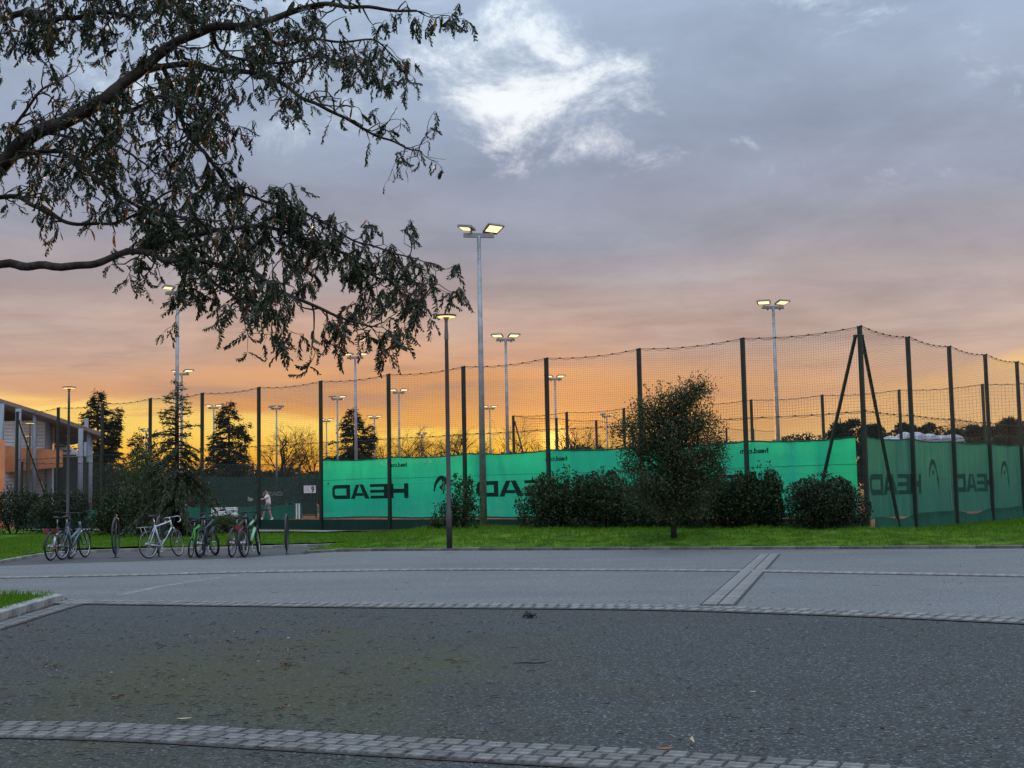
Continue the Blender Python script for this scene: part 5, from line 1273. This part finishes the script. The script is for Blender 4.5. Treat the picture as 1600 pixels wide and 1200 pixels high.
# ------------------------------------------------------------------ overhanging tree, top left
def big_tree():
    rd = random.Random(11); rg = np.random.default_rng(11)
    TB = Vector((-7.6, 12.4, 0))
    rt = thing('overhanging_tree', 'overhanging tree with drooping feathery leaves and brown seed pods, entering from the left', 'tree', TB)
    k0 = 12.0/F
    def W(px, py, d): return D(px if px < 450 else 450+(px-450)*.84, py, d)-TB
    tr = MB(); tr.tube([(0,0,-.1),(.05,0,.5),(.0,.02,1.6),(.12,0,2.6),(.3,-.05,3.4)], [.34,.27,.24,.24,.20], 14); tr.build('trunk', MT['bark'], rt, True)
    fork = Vector((.3,-.05,3.35))
    limbs = [ # (points in the photograph, depth start, depth end, radius px start, end, twig density, leafiness)
     ([(-150,420),(0,258),(60,208),(140,170),(215,112),(270,70),(330,46),(400,38),(460,20),(520,8),(600,14),(690,20)], 12.2, 11.2, 19, 2.2, .62, .95, True),
     ([(215,112),(265,103),(330,107),(385,113),(430,126),(475,150),(525,170),(570,192),(620,216),(660,226),(694,236)], 12.0, 12.8, 7.5, 1.6, .9, .50, False),
     ([(-150,440),(0,415),(60,418),(130,415),(180,401),(210,394),(255,402),(300,408),(345,414),(400,426),(450,462),(520,488),(560,500),(606,512)], 12.0, 10.6, 10, 1.8, 1.15, 1.2, True),
     ([(205,395),(245,378),(300,368),(350,360),(400,355),(450,362),(500,380),(560,400),(615,430),(655,436),(695,440)], 11.8, 11.2, 6.5, 1.6, 1.3, 1.15, False),
     ([(-150,340),(0,306),(55,318),(105,345),(150,346),(205,340),(250,312),(275,300)], 12.4, 11.6, 6, 1.8, .6, .5, True),
     ([(-30,262),(70,237),(110,246),(150,282),(200,316),(245,332),(290,340),(330,345)], 12.2, 11.2, 6, 1.8, 1.1, 1.1, False),
     ([(255,105),(280,160),(290,205),(330,250),(362,294),(405,312),(460,326),(520,350),(560,372),(610,388),(675,402)], 12.0, 11.4, 5, 1.5, 1.35, 1.2, False),
     ([(-160,150),(0,30),(80,32),(150,20),(230,22),(300,-5)], 12.6, 12.0, 9, 3, 1.5, 1.2, True),
     ([(-160,120),(0,-40),(140,-30),(300,-15),(420,-40)], 11.6, 11.4, 9, 3, 1.3, 1.2, True),
     ([(330,46),(345,80),(400,95),(455,98),(505,88),(560,98)], 11.6, 11.0, 4, 1.4, 1.3, 1.1, False),
     ([(400,38),(440,70),(500,60),(560,66),(610,60),(640,80)], 11.5, 12.0, 4, 1.4, 1.2, .9, False),
     ([(-100,300),(0,250),(20,200),(60,150),(100,120)], 12.4, 13.0, 6, 2, .9, .6, False),
     ([(60,208),(120,215),(180,225),(220,250),(240,270)], 12.2, 11.6, 4, 1.4, 1.2, 1.1, False),
     ([(140,170),(200,175),(250,150),(300,165),(325,195)], 12.1, 11.3, 4, 1.4, 1.2, 1.1, False),
     ([(300,408),(330,440),(380,470),(420,490)], 11.3, 10.9, 4, 1.3, 1.3, 1.2, False),
     ([(-200,60),(-120,-80),(60,-160),(260,-200),(420,-170)], 12.6, 11.6, 11, 3, 1.0, 1.0, True),
     ([(-260,200),(-420,60),(-560,-40)], 12.4, 13.4, 10, 3, 1.0, 1.0, True),
     ([(-220,260),(-160,40),(-80,-100),(0,-300)], 12.8, 14.5, 12, 3, 1.0, 1.0, True)]
    lm = MB(); tw = MB(); LP = []; PP = []
    def twig(p, v, L, r, lev, leaf):
        n = max(3, int(L/.065)); pts = [p.copy()]; q = p.copy(); vv = v.copy()
        for i in range(n):
            vv = (vv + Vector((rd.gauss(0,.38),rd.gauss(0,.38),rd.gauss(0,.34)-.03))).normalized()
            q = q+vv*L/n; pts.append(q.copy())
            if lev < 2 and i >= 1 and rd.random() < .34:
                w = (vv + Vector((rd.gauss(0,.8),rd.gauss(0,.8),rd.gauss(0,.6)-.05))).normalized()
                twig(q.copy(), w, L*rd.uniform(.35,.65), r*.62, lev+1, leaf)
            if i > n*.3:
                if rd.random() < .255*leaf: LP.append((q.copy(), vv.copy()))
                if rd.random() < .17*max(leaf,.6): PP.append(q.copy())
        if rd.random() < .8*leaf+.05: LP.append((q.copy(), vv.copy()))
        if leaf > .9 and rd.random() < .6: LP.append((q.copy(), vv.copy()))
        tw.tube(pts, [r*(1-.6*i/n) for i in range(n+1)], 4, cap=False)
    for li, (ps, d0, d1, r0, r1, dens, leaf, first) in enumerate(limbs):
        n = len(ps); P3 = [W(x, y, d0+(d1-d0)*i/(n-1)+.25*sin(i*1.7)) for i, (x, y) in enumerate(ps)]
        c = smooth_curve(P3, 6); m_ = len(c)
        c = [q+Vector((0,0,1))*.045*noise.noise(Vector((q.x*3,q.z*3,d0)))+Vector((.012*noise.noise(Vector((q.x*5,7,q.z*5))),0,0)) for q in c]
        rr = [(r0+(r1-r0)*(i/(m_-1))**.75)*k0*.80*(1+.10*noise.noise(Vector((i*.6,d0,1)))) for i in range(m_)]
        if first: c = [fork]+c; rr = [max(rr[0],.10)]+rr
        lm.tube(c, rr, 9, cap=False)
        acc = 0
        for i in range(2, len(c)-1):
            seg = (c[i+1]-c[i]).length; acc += seg*dens
            t = (c[i+1]-c[i]).normalized(); u = i/len(c)
            if li == 2 and u < .36: acc = 0
            while acc > .080:
                acc -= .080
                if rr[i] > .075 and rd.random() < .65: continue
                v = (t*rd.uniform(.2,1.0)+Vector((rd.gauss(0,.6),rd.gauss(0,.75),rd.gauss(0,.62)))).normalized()
                twig(c[i].lerp(c[i+1], rd.random()), v, rd.uniform(.16,.50)*(1.1-.40*u), min(.010, rr[i]*.6), 0, leaf)
        for _ in range(3): twig(c[-1], t, rd.uniform(.3,.5), .006, 0, leaf)
    lm.build('limbs', MT['bark'], rt, True); tw.build('twigs', MT['bark'], rt, kind='stuff')
    # one drooping feathery leaf: a stalk with pairs of narrow leaflets hanging down
    def leaf_V(seed):
        r = np.random.default_rng(seed); L = r.uniform(.10,.20); V = []; n = 13; sp0 = r.uniform(.6,1.7); bend = r.uniform(-.09,.09)
        cx = np.array([[.03*sin(3*t)+bend*t*t, .02*t, -L*t] for t in np.linspace(0,1,n+1)])
        for i in range(n): a, b = cx[i], cx[i+1]; o = np.array([.0022,0,0]); V += [a-o, a+o, b+o, b-o]
        for i in range(1, n+1):
            for s in (-1,1):
                ln = .052*(1-.5*abs(i/n-.45))*r.uniform(.8,1.15); ax = np.array([s*sp0*r.uniform(.22,.52), sp0*r.uniform(-.5,.5), -r.uniform(.7,1.0)]); ax /= np.linalg.norm(ax)
                c = cx[i]; w = np.array([.0078, .005*s, 0]); V += [c, c+ax*ln*.5+w, c+ax*ln, c+ax*ln*.5-w]
        return np.array(V)
    def pod_V(seed):
        r = np.random.default_rng(seed); L = r.uniform(.10,.155); V = []; n = 5; w = r.uniform(.0085,.0125)
        for i in range(n):
            def e(t): a = .8*sin(2*t+seed); ww = w*(sin(pi*min(.98,max(.06,t)))**.5); return np.array([.012*sin(3*t),0,-L*t]), np.array([cos(a)*ww, sin(a)*ww, 0])
            (p, o), (q, o2) = e(i/n), e((i+1)/n); V += [p-o, p+o, q+o2, q-o2]
        return np.array(V)
    LV = [leaf_V(i) for i in range(9)]; PV = [pod_V(i) for i in range(4)]
    LM = [npmesh('leaf', v, 4, MT['leaf_tree']) for v in LV]; PM = [npmesh('seed_pod', v, 4, MT['pod']) for v in PV]
    def inview(q):
        g = q+TB-Vector((0,0,EYE)); zc = g.dot(Fw); x = 800+F*g.dot(Rv)/zc; y = 600-F*g.dot(Uv)/zc
        return -20 < x < 1600 and -20 < y < 1200
    def place(lst, Vs, Ms, name, hang):
        items = [(q, rd.uniform(0,6.28), rd.gauss(0,.38), rd.gauss(0,.38), rd.uniform(.62,1.18)) for q in lst]
        items.sort(key=lambda it: (not inview(it[0]), (it[0]+TB).length)); rest = []
        for i, (q, rz, ax, ay, s) in enumerate(items):
            kx = rd.randrange(len(Vs))
            if i < 300: link(name, Ms[kx], rt, q, (ax,ay,rz), s)
            else:
                Mx = np.array(Euler((ax,ay,rz)).to_matrix())*s; rest.append(Vs[kx] @ Mx.T + np.array(q))
        if rest: link(name+'_mass', npmesh(name+'_mass', np.concatenate(rest), 4, Ms[0].materials[0]), rt, kind='stuff')
        return len(items)
    nl = place([q for q,_ in LP], LV, LM, 'leaf', True); npd = place(PP, PV, PM, 'seed_pod', True)
    print('LEAVES', nl, 'PODS', npd)
big_tree()

# ------------------------------------------------------------------ litter on the asphalt
def litter():
    rg = np.random.default_rng(3); rd = random.Random(3)
    V = []
    cl = [(510,987,26,5,60),(85,1042,24,4,60),(445,1040,12,5,45),(380,1030,40,8,50),(430,1015,60,12,60),(185,1088,12,4,30),(447,1104,8,3,25),(30,975,40,3,60),(60,985,30,4,50),(250,1060,120,25,70),(350,1000,160,30,90),(520,960,60,6,40),(665,1000,30,6,18)]
    for (x, y, sx, sy, n) in cl:
        for k in range(n):
            p = G(x+rd.gauss(0,sx*.5), y+rd.gauss(0,sy*.5), .004); a = rd.uniform(0,pi); L = rd.uniform(.012,.045)
            V.append((p, (cos(a),sin(a),rd.uniform(0,.3)), L, L*rd.uniform(.15,.5)))
    for k in range(650):
        p = G(rd.uniform(0,1600), rd.uniform(865,1195), .012); a = rd.uniform(0,pi); L = rd.uniform(.008,.04)
        V.append((p, (cos(a),sin(a),rd.uniform(0,.25)), L, L*rd.uniform(.1,.45)))
    for k in range(420):
        ln, off = rd.choice(((fk,-.12),(fk,-.12),(bk,-.14),(isl,.16))); q = rd.choice(ln[:-1]); nx_ = ln[min(ln.index(q)+1, len(ln)-1)]; q = q.lerp(nx_, rd.random())
        a = rd.uniform(0,pi); L = rd.uniform(.02,.06); V.append((Vector((q.x+(off if ln is isl else 0), q.y+off+rd.gauss(0,.05)-abs(rd.gauss(0,.08)), .012)), (cos(a),sin(a),rd.uniform(0,.3)), L, L*rd.uniform(.2,.5)))
    P = np.array([v[0] for v in V]); A = np.array([v[1] for v in V])
    Q = leaves(P+np.array([0,0,.004]), A, np.array([v[2] for v in V]), np.array([v[3] for v in V]), rg)
    o = link('leaf_litter', npmesh('leaf_litter', Q, 4, leaf_mat('litter', (.045,.028,.014), (.12,.075,.03), .0, .8, third=(.30,.27,.20)))); o['kind'] = 'stuff'
    tw = MB()
    for k in range(70):
        p = G(rd.uniform(0,1600), rd.uniform(900,1195), .012); a = rd.uniform(-.5,.5)+rd.choice((0,pi)); L = rd.uniform(.03,.14); q = [p]
        for i in range(3): a += rd.gauss(0,.35); q.append(q[-1]+Vector((cos(a)*L/3, sin(a)*L/3, 0)))
        tw.tube(q, [.002,.0018,.0015,.001], 4)
    for k in range(900):
        x = rd.uniform(0,1600) if k % 3 == 0 else rd.gauss(330,260); y = rd.uniform(955,1190); p = G(x, y, .011); a = rd.uniform(-.7,.7)+rd.choice((0,pi)); L = rd.uniform(.02,.085)
        tw.tube([p, p+Vector((cos(a)*L*.5, sin(a)*L*.5, .004)), p+Vector((cos(a+.4)*L, sin(a+.4)*L, 0))], [.0026,.0026,.0012], 3)
    o = tw.build('twig_litter', MT['bark'], None); o['kind'] = 'stuff'
litter()
MT['leafbrown'] = leaf_mat('fallen_leaf_brown', (.20,.08,.03), (.26,.12,.04), .1, .7)
MT['leafpale'] = leaf_mat('fallen_leaf_pale', (.34,.30,.20), (.42,.38,.28), .1, .7)
def fallen(label, px, py, L, m, rz, curl=.3):
    p = G(px, py, .006); vs = []; n = 5
    for i in range(n+1):
        u = i/n; w = L*.22*sin(pi*min(.97,max(.03,u)))**.7
        for s in (-1,0,1): vs.append((L*(u-.5), w*s, .006+L*curl*((u-.5)**2)*1.6+abs(s)*w*.45))
    fs = [(3*i+j, 3*i+j+1, 3*i+j+4, 3*i+j+3) for i in range(n) for j in (0,1)]
    o = MB().add(vs, fs).build('fallen_leaf', m, None, True); o.location = p; o.rotation_euler = (0,0,rz); tag(o, label, 'leaf', 'fallen leaves on the asphalt')
fallen('reddish brown fallen leaf on the near sett band', 1039, 1173.5, .10, MT['leafbrown'], .3)
fallen('curled pale brown fallen leaf just above the near sett band', 1080, 1163.5, .09, MT['leafpale'], 1.3, .9)
fallen('yellowish fallen leaf on the mossy asphalt left of centre', 288, 1126, .10, MT['leafpale'], .2)
fallen('pale fallen leaf flat on the middle of the dark asphalt', 1176, 1083, .06, MT['leafpale'], .2)
fallen('small pale fallen leaf below the road edge setts', 1200, 985, .06, MT['leafpale'], .1)
fallen('brown fallen leaf near the middle of the asphalt', 711, 1034, .10, MT['leafbrown'], .5, .6)
b = MB(); rd_ = random.Random(8)
p = G(828, 965, .004)
for k in range(16):
    a = rd_.uniform(0,6.28); b.tube([(rd_.gauss(0,.02),rd_.gauss(0,.02),.01),(cos(a)*.05,sin(a)*.04,rd_.uniform(.03,.07)),(cos(a)*.09,sin(a)*.07,rd_.uniform(.0,.05))], [.012,.014,.004], 5)
o = b.build('debris_clump', MT['black'], None); o.location = p; tag(o, 'small dark clump of debris on the asphalt below the road edge', 'debris')
b = MB(); p = G(833, 1038, .006); b.tube([(-.17,0,.012),(-.08,.01,.014),(.02,-.015,.012),(.10,.02,.012),(.17,.05,.03)], [.004,.006,.006,.005,.002], 6); b.tube([(.02,-.015,.012),(.08,-.04,.012)], [.004,.002], 5)
o = b.build('fallen_twig', MT['bark'], None); o.location = p; tag(o, 'crooked dark twig lying near the middle of the asphalt', 'twig')
